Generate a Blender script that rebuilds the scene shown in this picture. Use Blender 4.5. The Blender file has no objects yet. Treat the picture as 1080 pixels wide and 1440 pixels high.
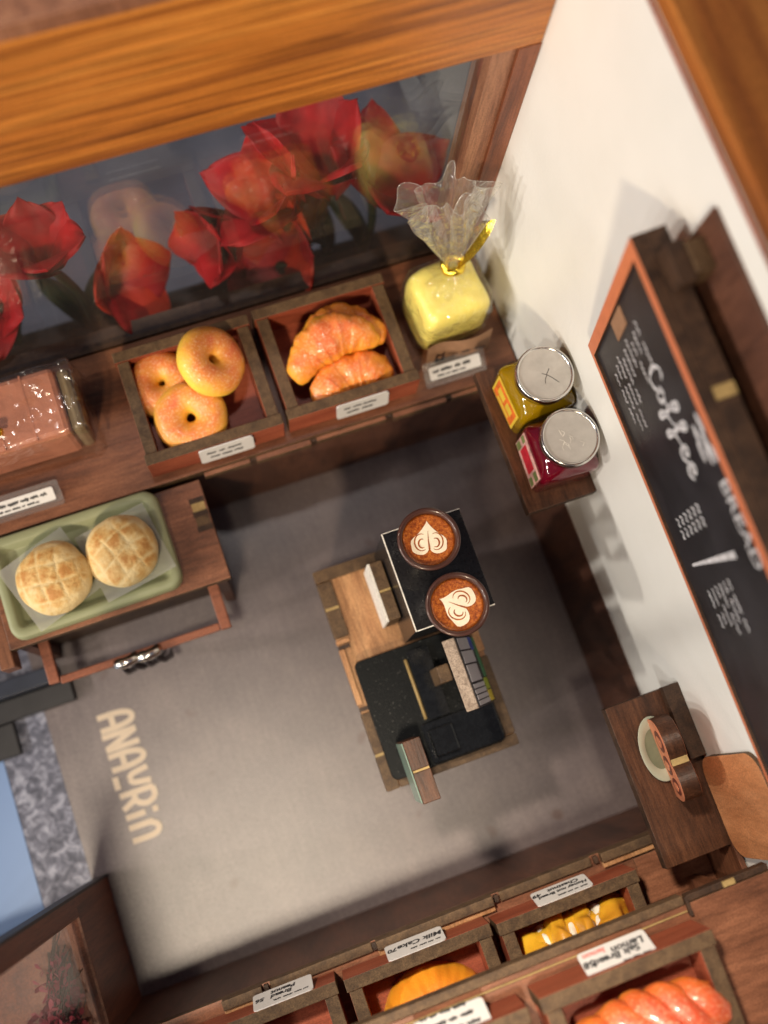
import bpy, math, random
from mathutils import Matrix, Vector, noise
random.seed(7)
R = math.radians
sc = bpy.context.scene
sc.unit_settings.system = 'METRIC'
sc.unit_settings.scale_length = 0.01          # one unit is one centimetre: the shop is a miniature

# ------------------------------------------------------------------ camera
cam = bpy.data.cameras.new('camera')
camo = bpy.data.objects.new('camera', cam)
sc.collection.objects.link(camo)
rt = Vector((0.94013146, -0.33299285, 0.07258513))
up = Vector((0.3108805, 0.92516804, 0.21775538))
bk = Vector((-0.13966442, -0.18215338, 0.97330057))
m = Matrix.Identity(4)
for i in range(3):
    m[i][0], m[i][1], m[i][2] = rt[i], up[i], bk[i]
m.translation = (0, 0, 22)
camo.matrix_world = m
cam.sensor_fit = 'VERTICAL'
cam.sensor_height = 36
cam.lens = 36.875
cam.clip_start, cam.clip_end = 0.5, 600
cam.dof.use_dof = True
cam.dof.focus_distance = 16.6
cam.dof.aperture_fstop = 0.12
sc.camera = camo

# ------------------------------------------------------------------ world and lamps
w = bpy.data.worlds.new('World')
sc.world = w
w.use_nodes = True
w.node_tree.nodes['Background'].inputs[0].default_value = (0.60, 0.62, 0.86, 1)
w.node_tree.nodes['Background'].inputs[1].default_value = 0.13

def lamp(loc, target, power, size, col):
    l = bpy.data.lights.new('west_lamp', 'AREA')
    l.shape = 'DISK'
    l.size = size
    l.energy = power
    l.color = col
    o = bpy.data.objects.new('west_lamp', l)
    sc.collection.objects.link(o)
    o.location = loc
    o.rotation_euler = (Vector(target) - Vector(loc)).to_track_quat('-Z', 'Y').to_euler()
    return o

WARM = (1.0, 0.92, 0.81)
# a row of display spots along the open west side, throwing the stepped shadows on the white wall
for yy, pw in ((8, 12500), (-6, 12000), (-20, 8500), (-34, 6000), (-50, 5000)):
    lamp((-58, yy, 29), (2, 1, 4), pw, 3.2, WARM)
# spots added to brighten single areas of the shop
def spot(loc, target, power, angle, size, col):
    l = bpy.data.lights.new('added_spotlight', 'SPOT')
    l.energy = power
    l.spot_size = R(angle)
    l.spot_blend = 1.0
    l.shadow_soft_size = size
    l.color = col
    o = bpy.data.objects.new('added_spotlight', l)
    sc.collection.objects.link(o)
    o.location = loc
    o.rotation_euler = (Vector(target) - Vector(loc)).to_track_quat('-Z', 'Y').to_euler()

spot((-7, -9, 62), (-1.6, -2.8, 0), 135000, 15, 2.5, (1.0, 0.86, 0.66))       # added for a bright pool on the open floor
spot((-24, -42, 52), (1.0, 7.6, 7.5), 205000, 17, 3.0, (1.0, 0.80, 0.55))     # added to brighten the header and trays at the window wall
spot((-16, 24, 60), (2.0, -6.1, 5), 270000, 13, 3.0, (1.0, 0.86, 0.68))       # added so the front counter breads come out bright
lamp((-44, 8, 42), (2, 0, 4), 3000, 4, (1.0, 0.87, 0.70))  # weak extra lamp, added as fill over the trays
# spot added to light the flowers behind the window
spot((1, 16, 60), (1, 12.2, 2), 95000, 15, 3.0, (1.0, 0.93, 0.88))

sc.view_settings.view_transform = 'Standard'
sc.view_settings.look = 'None'
sc.view_settings.exposure = 0
sc.view_settings.gamma = 1
sc.cycles.use_denoising = True
sc.cycles.max_bounces = 10
sc.cycles.transparent_max_bounces = 24
sc.cycles.caustics_reflective = False
sc.cycles.caustics_refractive = False
sc.cycles.sample_clamp_indirect = 6

# ------------------------------------------------------------------ material helpers
def newmat(name):
    mt = bpy.data.materials.new(name)
    mt.use_nodes = True
    nt = mt.node_tree
    return mt, nt, nt.nodes['Principled BSDF']

def node(nt, t, **kw):
    n = nt.nodes.new(t)
    for k, v in kw.items():
        if k.startswith('i_'):
            n.inputs[k[2:].replace('_', ' ')].default_value = v
        else:
            setattr(n, k, v)
    return n

def coords(nt, scale=(1, 1, 1), rnd=True, rot=(0, 0, 0)):
    tc = node(nt, 'ShaderNodeTexCoord')
    mp = node(nt, 'ShaderNodeMapping')
    mp.inputs['Scale'].default_value = scale
    mp.inputs['Rotation'].default_value = rot
    if rnd:
        oi = node(nt, 'ShaderNodeObjectInfo')
        va = node(nt, 'ShaderNodeVectorMath', operation='MULTIPLY_ADD')
        cm = node(nt, 'ShaderNodeCombineXYZ')
        for k in range(3):
            nt.links.new(oi.outputs['Random'], cm.inputs[k])
        va.inputs[1].default_value = (31.0, 17.0, 23.0)
        nt.links.new(cm.outputs[0], va.inputs[0])
        nt.links.new(tc.outputs['Object'], va.inputs[2])
        nt.links.new(va.outputs[0], mp.inputs['Vector'])
    else:
        nt.links.new(tc.outputs['Object'], mp.inputs['Vector'])
    return mp.outputs[0]

def noise_tex(nt, vec, scale, detail=5, rough=0.55, dist=0.0):
    n = node(nt, 'ShaderNodeTexNoise')
    n.inputs['Scale'].default_value = scale
    n.inputs['Detail'].default_value = detail
    n.inputs['Roughness'].default_value = rough
    n.inputs['Distortion'].default_value = dist
    nt.links.new(vec, n.inputs['Vector'])
    return n.outputs['Fac']

def ramp(nt, fac, stops):
    r = node(nt, 'ShaderNodeValToRGB')
    els = r.color_ramp.elements
    while len(els) < len(stops):
        els.new(0.5)
    for e, (p, c) in zip(els, stops):
        e.position = p
        e.color = (*c, 1) if len(c) == 3 else c
    nt.links.new(fac, r.inputs['Fac'])
    return r.outputs['Color']

def mix(nt, fac, a, b, mode='MIX'):
    n = node(nt, 'ShaderNodeMix', data_type='RGBA', blend_type=mode)
    if isinstance(fac, (int, float)):
        n.inputs[0].default_value = fac
    else:
        nt.links.new(fac, n.inputs[0])
    for i, v in ((6, a), (7, b)):
        if isinstance(v, tuple):
            n.inputs[i].default_value = (*v, 1)
        else:
            nt.links.new(v, n.inputs[i])
    return n.outputs[2]

def bump(nt, p, h, strength, dist=0.02):
    b = node(nt, 'ShaderNodeBump')
    b.inputs['Strength'].default_value = strength
    b.inputs['Distance'].default_value = dist
    nt.links.new(h, b.inputs['Height'])
    nt.links.new(b.outputs[0], p.inputs['Normal'])

def wood(name, light, mid, dark, axis='x', rough=0.5, freq=3.2, along=0.18, pore=0.5, coat=0.0, seed_rnd=True, spec=0.4):
    mt, nt, p = newmat(name)
    s = {'x': (along, 1, 1), 'y': (1, along, 1), 'z': (1, 1, along)}[axis]
    v = coords(nt, s, seed_rnd)
    a = noise_tex(nt, v, freq, 6, 0.62, 0.6)
    c = ramp(nt, a, [(0.30, dark), (0.47, mid), (0.60, light), (0.75, mid)])
    s2 = {'x': (along * .5, 1, 1), 'y': (1, along * .5, 1), 'z': (1, 1, along * .5)}[axis]
    v2 = coords(nt, s2, seed_rnd)
    f = noise_tex(nt, v2, freq * 9, 4, 0.7)
    fr = ramp(nt, f, [(0.36, (0.35, 0.32, 0.30)), (0.56, (1, 1, 1))])
    c = mix(nt, pore, c, fr, 'MULTIPLY')
    sp = noise_tex(nt, coords(nt, (1, 1, 1), seed_rnd), 38, 2, 0.5)
    spr = ramp(nt, sp, [(0.35, (0.72, 0.70, 0.68)), (0.65, (1.22, 1.2, 1.16))])
    c = mix(nt, 0.7, c, spr, 'MULTIPLY')
    nt.links.new(c, p.inputs['Base Color'])
    p.inputs['Roughness'].default_value = rough
    p.inputs['Specular IOR Level'].default_value = spec
    p.inputs['Coat Weight'].default_value = coat
    p.inputs['Coat Roughness'].default_value = 0.25
    bump(nt, p, f, 0.35, 0.015)
    return mt

def plain(name, col, rough=0.5, var=0.12, vscale=6, metallic=0.0, bumpy=0.0, bscale=20, coat=0.0, spec=0.5, trans=0.0, sss=0.0, ior=1.45):
    mt, nt, p = newmat(name)
    v = coords(nt)
    n = noise_tex(nt, v, vscale, 5, 0.6)
    lo = tuple(c * (1 - var) for c in col)
    hi = tuple(min(1, c * (1 + var)) for c in col)
    nt.links.new(ramp(nt, n, [(0.3, lo), (0.7, hi)]), p.inputs['Base Color'])
    p.inputs['Roughness'].default_value = rough
    p.inputs['Metallic'].default_value = metallic
    p.inputs['Coat Weight'].default_value = coat
    p.inputs['Coat Roughness'].default_value = 0.08
    p.inputs['Specular IOR Level'].default_value = spec
    p.inputs['Transmission Weight'].default_value = trans
    p.inputs['IOR'].default_value = ior
    if sss:
        p.inputs['Subsurface Weight'].default_value = sss
        p.inputs['Subsurface Radius'].default_value = (0.3, 0.15, 0.06)
        p.inputs['Subsurface Scale'].default_value = 0.5
    if bumpy:
        bump(nt, p, noise_tex(nt, v, bscale, 4, 0.6), bumpy, 0.03)
    return mt

def clear(name, tint=(0.96, 0.96, 0.95), gloss=1.0, rough=0.02, wrinkle=0.0, wscale=4.0, haze=0.0, ior=1.5, specks=False):
    mt = bpy.data.materials.new(name)
    mt.use_nodes = True
    nt = mt.node_tree
    nt.nodes.remove(nt.nodes['Principled BSDF'])
    out = nt.nodes['Material Output']
    tr = node(nt, 'ShaderNodeBsdfTransparent')
    tr.inputs[0].default_value = (*tint, 1)
    gl = node(nt, 'ShaderNodeBsdfGlossy')
    gl.inputs['Roughness'].default_value = rough
    gl.inputs['Color'].default_value = (gloss, gloss, gloss, 1)
    fr = node(nt, 'ShaderNodeFresnel')
    ge = node(nt, 'ShaderNodeNewGeometry')        # thin sheet: same reflectance from either side
    mi = node(nt, 'ShaderNodeMapRange')
    mi.inputs['To Min'].default_value = ior
    mi.inputs['To Max'].default_value = 1 / ior
    nt.links.new(ge.outputs['Backfacing'], mi.inputs[0])
    nt.links.new(mi.outputs[0], fr.inputs['IOR'])
    v = coords(nt)
    if wrinkle:
        b = node(nt, 'ShaderNodeBump')
        b.inputs['Strength'].default_value = wrinkle
        b.inputs['Distance'].default_value = 0.1
        nt.links.new(noise_tex(nt, v, wscale, 3, 0.5, 1.5), b.inputs['Height'])
        nt.links.new(b.outputs[0], gl.inputs['Normal'])
        nt.links.new(b.outputs[0], fr.inputs['Normal'])
    ms = node(nt, 'ShaderNodeMixShader')
    nt.links.new(fr.outputs[0], ms.inputs[0])
    nt.links.new(tr.outputs[0], ms.inputs[1])
    nt.links.new(gl.outputs[0], ms.inputs[2])
    last = ms
    if haze or specks:
        df = node(nt, 'ShaderNodeBsdfDiffuse')
        df.inputs[0].default_value = (0.8, 0.8, 0.8, 1)
        m2 = node(nt, 'ShaderNodeMixShader')
        if specks:
            n = noise_tex(nt, v, 9, 2, 0.6, 0.8)
            r = ramp(nt, n, [(0.0, (haze,) * 3), (0.775, (haze,) * 3), (0.80, (0.5,) * 3)])
            nt.links.new(r, m2.inputs[0])
        else:
            m2.inputs[0].default_value = haze
        nt.links.new(ms.outputs[0], m2.inputs[1])
        nt.links.new(df.outputs[0], m2.inputs[2])
        last = m2
    nt.links.new(last.outputs[0], out.inputs['Surface'])
    return mt

def zcrust(name, bottom, mid, top, z0, z1, sugar=0.0, rough=0.4, coat=0.3, patch=0.35):
    """baked crust: paler underside, browner top, patchy, optional sugar grains"""
    mt, nt, p = newmat(name)
    tc = node(nt, 'ShaderNodeTexCoord')
    sp = node(nt, 'ShaderNodeSeparateXYZ')
    nt.links.new(tc.outputs['Object'], sp.inputs[0])
    mr = node(nt, 'ShaderNodeMapRange')
    mr.inputs['From Min'].default_value = z0
    mr.inputs['From Max'].default_value = z1
    nt.links.new(sp.outputs[2], mr.inputs[0])
    v = coords(nt)
    n = noise_tex(nt, v, 3.0, 4, 0.6)
    ma = node(nt, 'ShaderNodeMath', operation='MULTIPLY_ADD')
    nt.links.new(n, ma.inputs[0])
    ma.inputs[1].default_value = patch * 2
    ad = node(nt, 'ShaderNodeMath', operation='ADD')
    nt.links.new(mr.outputs[0], ad.inputs[0])
    ad.inputs[1].default_value = -patch
    nt.links.new(ad.outputs[0], ma.inputs[2])
    c = ramp(nt, ma.outputs[0], [(0.08, bottom), (0.5, mid), (0.92, top)])
    fine = noise_tex(nt, v, 26, 3, 0.65)
    if sugar:
        sg = ramp(nt, fine, [(0.52, (0, 0, 0)), (0.66, (sugar,) * 3)])
        big = ramp(nt, ma.outputs[0], [(0.35, (0, 0, 0)), (0.75, (1, 1, 1))])
        sg = mix(nt, 1.0, sg, big, 'MULTIPLY')
        c = mix(nt, sg, c, (0.95, 0.76, 0.50))
    nt.links.new(c, p.inputs['Base Color'])
    p.inputs['Roughness'].default_value = rough
    p.inputs['Coat Weight'].default_value = coat
    p.inputs['Coat Roughness'].default_value = 0.15
    p.inputs['Subsurface Weight'].default_value = 0.15
    p.inputs['Subsurface Radius'].default_value = (0.3, 0.12, 0.04)
    p.inputs['Subsurface Scale'].default_value = 0.4
    bump(nt, p, fine, 0.5 if sugar else 0.25, 0.03)
    return mt

# ------------------------------------------------------------------ materials
M = {}
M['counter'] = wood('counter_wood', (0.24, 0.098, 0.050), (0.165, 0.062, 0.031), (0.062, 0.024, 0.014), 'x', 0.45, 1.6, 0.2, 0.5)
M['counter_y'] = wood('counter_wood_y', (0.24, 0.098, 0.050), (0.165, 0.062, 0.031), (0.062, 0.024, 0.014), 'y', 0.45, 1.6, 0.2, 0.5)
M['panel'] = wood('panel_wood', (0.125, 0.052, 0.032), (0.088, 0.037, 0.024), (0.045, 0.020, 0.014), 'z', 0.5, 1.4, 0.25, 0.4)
M['deck'] = wood('deck_wood', (0.30, 0.125, 0.068), (0.21, 0.083, 0.044), (0.105, 0.042, 0.024), 'x', 0.45, 1.4, 0.25, 0.5)
M['header'] = wood('header_wood', (0.66, 0.265, 0.050), (0.52, 0.18, 0.030), (0.19, 0.055, 0.014), 'x', 0.38, 3.4, 0.03, 1.0, coat=0.15)
M['cap'] = wood('cap_wood', (0.52, 0.20, 0.045), (0.38, 0.125, 0.028), (0.13, 0.042, 0.015), 'y', 0.38, 1.3, 0.05, 0.4, coat=0.15)
M['jamb'] = wood('jamb_wood', (0.25, 0.085, 0.040), (0.19, 0.060, 0.028), (0.10, 0.032, 0.018), 'z', 0.45, 3, 0.08, 0.5)
M['jamb_pale'] = wood('jamb_pale_wood', (0.34, 0.165, 0.095), (0.27, 0.12, 0.07), (0.17, 0.072, 0.042), 'z', 0.5, 3, 0.1, 0.5)
M['red'] = wood('red_stained_wood', (0.36, 0.095, 0.048), (0.29, 0.068, 0.034), (0.20, 0.042, 0.022), 'x', 0.5, 2, 0.12, 0.35)
M['burnt'] = wood('burnt_edge', (0.135, 0.082, 0.042), (0.10, 0.058, 0.029), (0.060, 0.034, 0.018), 'z', 0.6, 5, 0.5, 0.6)
M['burnt_dark'] = wood('burnt_edge_dark', (0.070, 0.036, 0.020), (0.046, 0.023, 0.013), (0.022, 0.011, 0.007), 'z', 0.55, 4, 0.5, 0.5)
M['walnut'] = wood('walnut_shelf', (0.120, 0.048, 0.023), (0.075, 0.029, 0.014), (0.032, 0.013, 0.007), 'y', 0.42, 3.0, 0.15, 0.7)
M['ply'] = wood('pale_plywood', (0.52, 0.285, 0.135), (0.42, 0.21, 0.095), (0.27, 0.12, 0.05), 'y', 0.5, 2.2, 0.2, 0.5)
M['amber_ply'] = wood('amber_plywood', (0.60, 0.27, 0.125), (0.54, 0.23, 0.10), (0.46, 0.18, 0.075), 'z', 0.45, 1.6, 0.5, 0.22)
M['greyply'] = wood('grey_cut_edge', (0.40, 0.32, 0.26), (0.30, 0.23, 0.18), (0.16, 0.11, 0.08), 'z', 0.5, 9, 0.6, 0.7)
M['orange_edge'] = plain('orange_frame', (0.60, 0.185, 0.085), 0.5, 0.1, 5)
M['dowel'] = plain('raw_wood_tab', (0.36, 0.25, 0.10), 0.6, 0.2, 12)
M['black'] = plain('black_card', (0.010, 0.010, 0.012), 0.24, 0.3, 20, bumpy=0.10, bscale=14, spec=0.4)
M['blackgloss'] = plain('black_gloss', (0.010, 0.011, 0.013), 0.12, 0.3, 9, bumpy=0.06, bscale=4)
M['blackspeck'] = None
M['white_edge'] = plain('worn_edge_glint_white', (0.72, 0.70, 0.66), 0.6, 0.2, 15)  # white of worn edges, also of the painted jam lid glints
M['chalkboard'] = plain('chalkboard', (0.020, 0.019, 0.023), 0.38, 0.35, 1.2)
M['chalk'] = plain('chalk', (0.52, 0.52, 0.55), 0.8, 0.5, 16)
M['chalk_dim'] = plain('chalk_faint', (0.42, 0.41, 0.43), 0.8, 0.35, 14)
M['paper'] = plain('tag_paper', (0.62, 0.61, 0.61), 0.45, 0.04, 4)
M['ink'] = plain('tag_ink', (0.03, 0.03, 0.035), 0.6, 0.2, 10)
M['redink'] = plain('red_ink', (0.62, 0.22, 0.20), 0.6, 0.2, 10)
M['kraft'] = plain('kraft_paper', (0.30, 0.165, 0.095), 0.7, 0.15, 10, bumpy=0.1)
M['parchment'] = clear('parchment', (0.90, 0.89, 0.80), 0.8, 0.3, haze=0.28, ior=1.3)
M['green'] = plain('sage_green_plastic', (0.285, 0.305, 0.175), 0.42, 0.06, 2, bumpy=0.05)
M['glass'] = clear('window_glass', (0.90, 0.91, 0.92), 0.95, 0.0, haze=0.008, ior=1.50, specks=True)
M['cello'] = clear('cellophane', (0.98, 0.975, 0.96), 1.0, 0.06, wrinkle=1.0, wscale=3.0, haze=0.008, ior=1.6)
M['film'] = clear('loaf_film', (0.97, 0.965, 0.95), 1.0, 0.13, wrinkle=1.0, wscale=1.2, haze=0.006, ior=1.9)
M['fan'] = clear('cellophane_fan', (0.97, 0.965, 0.94), 1.0, 0.12, wrinkle=1.0, wscale=2.6, haze=0.07, ior=1.9)
M['acrylic'] = clear('clear_acrylic', (0.93, 0.91, 0.90), 1.0, 0.03, haze=0.07, ior=1.5)
M['gold'] = plain('gold_foil', (0.92, 0.66, 0.07), 0.16, 0.1, 8, metallic=1.0, bumpy=0.5, bscale=8)
M['silver'] = plain('silver_clip', (0.82, 0.80, 0.74), 0.2, 0.1, 8, metallic=1.0, bumpy=0.2, bscale=10)
M['lid'] = plain('brushed_lid', (0.52, 0.50, 0.475), 0.60, 0.10, 4, metallic=0.35, bumpy=0.18, bscale=9)
M['steel'] = plain('steel_rim', (0.66, 0.64, 0.61), 0.18, 0.1, 10, metallic=1.0)
M['honey'] = plain('honey_glass', (0.50, 0.30, 0.004), 0.07, 0.12, 1.5, coat=0.8, trans=0.45)
M['jam'] = plain('jam_glass', (0.19, 0.004, 0.018), 0.07, 0.15, 1.5, coat=0.8, trans=0.45)
M['label_orange'] = plain('label_orange', (0.66, 0.15, 0.025), 0.5, 0.35, 7)
M['label_gold'] = plain('label_gold', (0.72, 0.52, 0.06), 0.4, 0.1, 6)
M['label_pink'] = plain('label_rose', (0.62, 0.36, 0.33), 0.5, 0.4, 7)
M['label_green'] = plain('label_leaf', (0.16, 0.20, 0.07), 0.5, 0.3, 7)
M['label_red'] = plain('label_red', (0.52, 0.02, 0.04), 0.5, 0.2, 7)
M['cup'] = plain('brown_cup', (0.060, 0.023, 0.017), 0.3, 0.1, 6, coat=0.3)
M['milk'] = plain('milk_foam', (0.86, 0.78, 0.62), 0.5, 0.08, 16)
M['pale_green'] = plain('pale_green_plate', (0.40, 0.42, 0.33), 0.35, 0.1, 2)
M['moss'] = plain('plate_well', (0.17, 0.19, 0.125), 0.4, 0.2, 2)
M['salmon'] = plain('salmon_print', (0.66, 0.235, 0.12), 0.5, 0.25, 4)
M['maroon'] = plain('maroon_print', (0.14, 0.032, 0.022), 0.5, 0.2, 6)
M['butter'] = plain('butter_bread', (0.92, 0.80, 0.20), 0.30, 0.05, 2, coat=0.4, sss=0.15)
M['brick_bread'] = plain('pink_bread', (0.50, 0.20, 0.125), 0.45, 0.15, 3, bumpy=0.2, bscale=14)
M['tan_bread'] = plain('tan_bread', (0.21, 0.155, 0.085), 0.6, 0.15, 4, bumpy=0.15, bscale=14)
M['cream'] = plain('cream', (0.84, 0.80, 0.70), 0.5, 0.06, 6, bumpy=0.5, bscale=9, sss=0.1)
M['white_wall_dummy'] = None
M['blue_base'] = plain('light_blue_table', (0.21, 0.32, 0.56), 0.4, 0.05, 0.2)
M['dusk'] = plain('slate_ground', (0.068, 0.071, 0.098), 0.55, 0.5, 0.22)
M['slate'] = plain('slate_kerb', (0.032, 0.030, 0.032), 0.5, 0.2, 2)
M['slate_blue'] = plain('slate_blue_step', (0.04, 0.046, 0.065), 0.3, 0.2, 1)
M['petal'] = plain('red_petal', (0.27, 0.003, 0.006), 0.5, 0.5, 1.6, spec=0.25, bumpy=0.15, bscale=5, sss=0.1)
M['petal_orange'] = plain('orange_petal', (0.36, 0.022, 0.007), 0.5, 0.4, 1.6, spec=0.25, bumpy=0.15, bscale=5, sss=0.1)
M['stem'] = plain('green_stem', (0.015, 0.024, 0.010), 0.45, 0.3, 3)
M['soil'] = plain('dark_planter_soil', (0.022, 0.017, 0.015), 0.9, 0.4, 8, bumpy=0.6, bscale=8)
M['pinkdry'] = plain('dried_rose', (0.22, 0.022, 0.035), 0.7, 0.4, 5)
M['straw'] = plain('dried_stem', (0.06, 0.05, 0.028), 0.8, 0.4, 4)
M['logo'] = plain('cream_lettering', (0.62, 0.50, 0.38), 0.5, 0.06, 3)
M['screen_bg'] = plain('screen_frame', (0.035, 0.035, 0.045), 0.25, 0.1, 3)
M['screen_grey'] = plain('screen_grey', (0.50, 0.48, 0.52), 0.35, 0.05, 3)
M['screen_blue'] = plain('screen_blue', (0.045, 0.08, 0.40), 0.3, 0.05, 3)
M['screen_green'] = plain('screen_green', (0.07, 0.22, 0.11), 0.3, 0.05, 3)
M['screen_lime'] = plain('screen_lime', (0.36, 0.44, 0.05), 0.3, 0.05, 3)
M['screen_yellow'] = plain('screen_yellow', (0.66, 0.52, 0.06), 0.3, 0.05, 3)
M['mint'] = plain('mint_screen', (0.16, 0.24, 0.20), 0.3, 0.1, 3)
M['redrod'] = wood('rack_wood', (0.33, 0.115, 0.062), (0.26, 0.085, 0.045), (0.18, 0.052, 0.028), 'x', 0.5, 2, 0.15, 0.3)
M['tong'] = plain('dark_tongs', (0.028, 0.023, 0.026), 0.35, 0.2, 4)

# white wall: faint plaster texture
mt, nt, p = newmat('white_wall')
v = coords(nt)
nt.links.new(ramp(nt, noise_tex(nt, v, 0.7, 4), [(0.3, (0.765, 0.765, 0.735)), (0.7, (0.815, 0.815, 0.79))]), p.inputs['Base Color'])
p.inputs['Roughness'].default_value = 0.42
bump(nt, p, noise_tex(nt, v, 14, 4), 0.22, 0.02)
M['wall'] = mt
# floor: taupe card with fine fibre mottling and satin sheen
mt, nt, p = newmat('floor_card')
v = coords(nt, rnd=False)
c = ramp(nt, noise_tex(nt, v, 0.9, 6, 0.6), [(0.25, (0.128, 0.103, 0.110)), (0.5, (0.158, 0.127, 0.133)), (0.75, (0.192, 0.155, 0.156))])
fr = ramp(nt, noise_tex(nt, v, 17, 4, 0.7), [(0.30, (0.66, 0.65, 0.64)), (0.70, (1.28, 1.27, 1.25))])
c = mix(nt, 0.85, c, fr, 'MULTIPLY')
f2 = ramp(nt, noise_tex(nt, coords(nt, (1, .12, 1), rnd=False, rot=(0, 0, .3)), 9, 3, 0.6), [(0.30, (0.88, 0.88, 0.88)), (0.75, (1.14, 1.14, 1.13))])
c = mix(nt, 0.8, c, f2, 'MULTIPLY')
st = ramp(nt, noise_tex(nt, v, 1.25, 1, 0.3), [(0.725, (1, 1, 1)), (0.765, (0.72, 0.55, 0.48))])
c = mix(nt, 0.8, c, st, 'MULTIPLY')
nt.links.new(c, p.inputs['Base Color'])
p.inputs['Roughness'].default_value = 0.36
p.inputs['Specular IOR Level'].default_value = 0.6
bump(nt, p, noise_tex(nt, v, 26, 3), 0.25, 0.02)
M['floor'] = mt
# speckled pavement
mt, nt, p = newmat('speckled_pavement')
v = coords(nt, rnd=False)
c = ramp(nt, noise_tex(nt, v, 4.6, 5, 0.62, 0.9), [(0.36, (0.06, 0.064, 0.095)), (0.50, (0.15, 0.155, 0.21)), (0.62, (0.34, 0.35, 0.43))])
c = mix(nt, 0.6, c, ramp(nt, noise_tex(nt, v, 3, 3), [(0.3, (0.6, 0.6, 0.62)), (0.7, (1.25, 1.25, 1.25))]), 'MULTIPLY')
nt.links.new(c, p.inputs['Base Color'])
p.inputs['Roughness'].default_value = 0.6
M['pavement'] = mt
# crema: grainy orange brown
mt, nt, p = newmat('crema')
v = coords(nt)
c = ramp(nt, noise_tex(nt, v, 22, 4, 0.8), [(0.34, (0.15, 0.026, 0.004)), (0.5, (0.34, 0.075, 0.008)), (0.66, (0.58, 0.19, 0.03))])
nt.links.new(c, p.inputs['Base Color'])
p.inputs['Roughness'].default_value = 0.35
M['crema'] = mt
# black drawer with tiny dust specks
mt, nt, p = newmat('black_speckled')
v = coords(nt)
c = ramp(nt, noise_tex(nt, v, 30, 2, 0.5), [(0.68, (0.007, 0.008, 0.009)), (0.73, (0.09, 0.09, 0.085))])
nt.links.new(c, p.inputs['Base Color'])
p.inputs['Roughness'].default_value = 0.42
p.inputs['Specular IOR Level'].default_value = 0.10
bump(nt, p, noise_tex(nt, v, 26, 3), 0.2, 0.02)
M['blackspeck'] = mt
# breads
M['donut'] = zcrust('donut_crust', (0.84, 0.57, 0.075), (0.83, 0.40, 0.055), (0.72, 0.165, 0.050), -0.10, 0.36, sugar=0.5, coat=0.15, patch=0.45)
M['croissant'] = zcrust('croissant_crust', (0.84, 0.46, 0.04), (0.82, 0.31, 0.03), (0.72, 0.15, 0.035), -0.2, 0.42, sugar=0.42, coat=0.4, patch=0.5)
M['cake'] = zcrust('cake_crust', (0.86, 0.40, 0.030), (0.84, 0.31, 0.022), (0.72, 0.20, 0.016), -0.1, 0.9)
M['braid'] = zcrust('braid_crust', (0.86, 0.36, 0.045), (0.76, 0.17, 0.034), (0.62, 0.085, 0.032), -0.30, 0.46, coat=0.45, rough=0.36, sugar=0.34, patch=0.5)
M['mango'] = zcrust('chestnut_crust', (0.78, 0.50, 0.035), (0.78, 0.44, 0.028), (0.56, 0.26, 0.02), -0.1, 0.7)
mt, nt, p = newmat('melon_crust')
at = node(nt, 'ShaderNodeAttribute', attribute_name='bake')
v = coords(nt)
n = noise_tex(nt, v, 3.2, 5, 0.65)
mm = node(nt, 'ShaderNodeMath', operation='MULTIPLY')
nt.links.new(at.outputs['Fac'], mm.inputs[0])
nt.links.new(n, mm.inputs[1])
c = ramp(nt, mm.outputs[0], [(0.05, (0.74, 0.61, 0.36)), (0.34, (0.73, 0.55, 0.27)), (0.45, (0.66, 0.42, 0.15)), (0.56, (0.52, 0.24, 0.06))])
nt.links.new(c, p.inputs['Base Color'])
p.inputs['Roughness'].default_value = 0.55
bump(nt, p, noise_tex(nt, v, 18, 4, 0.7), 0.6, 0.03)
M['melon'] = mt

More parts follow.
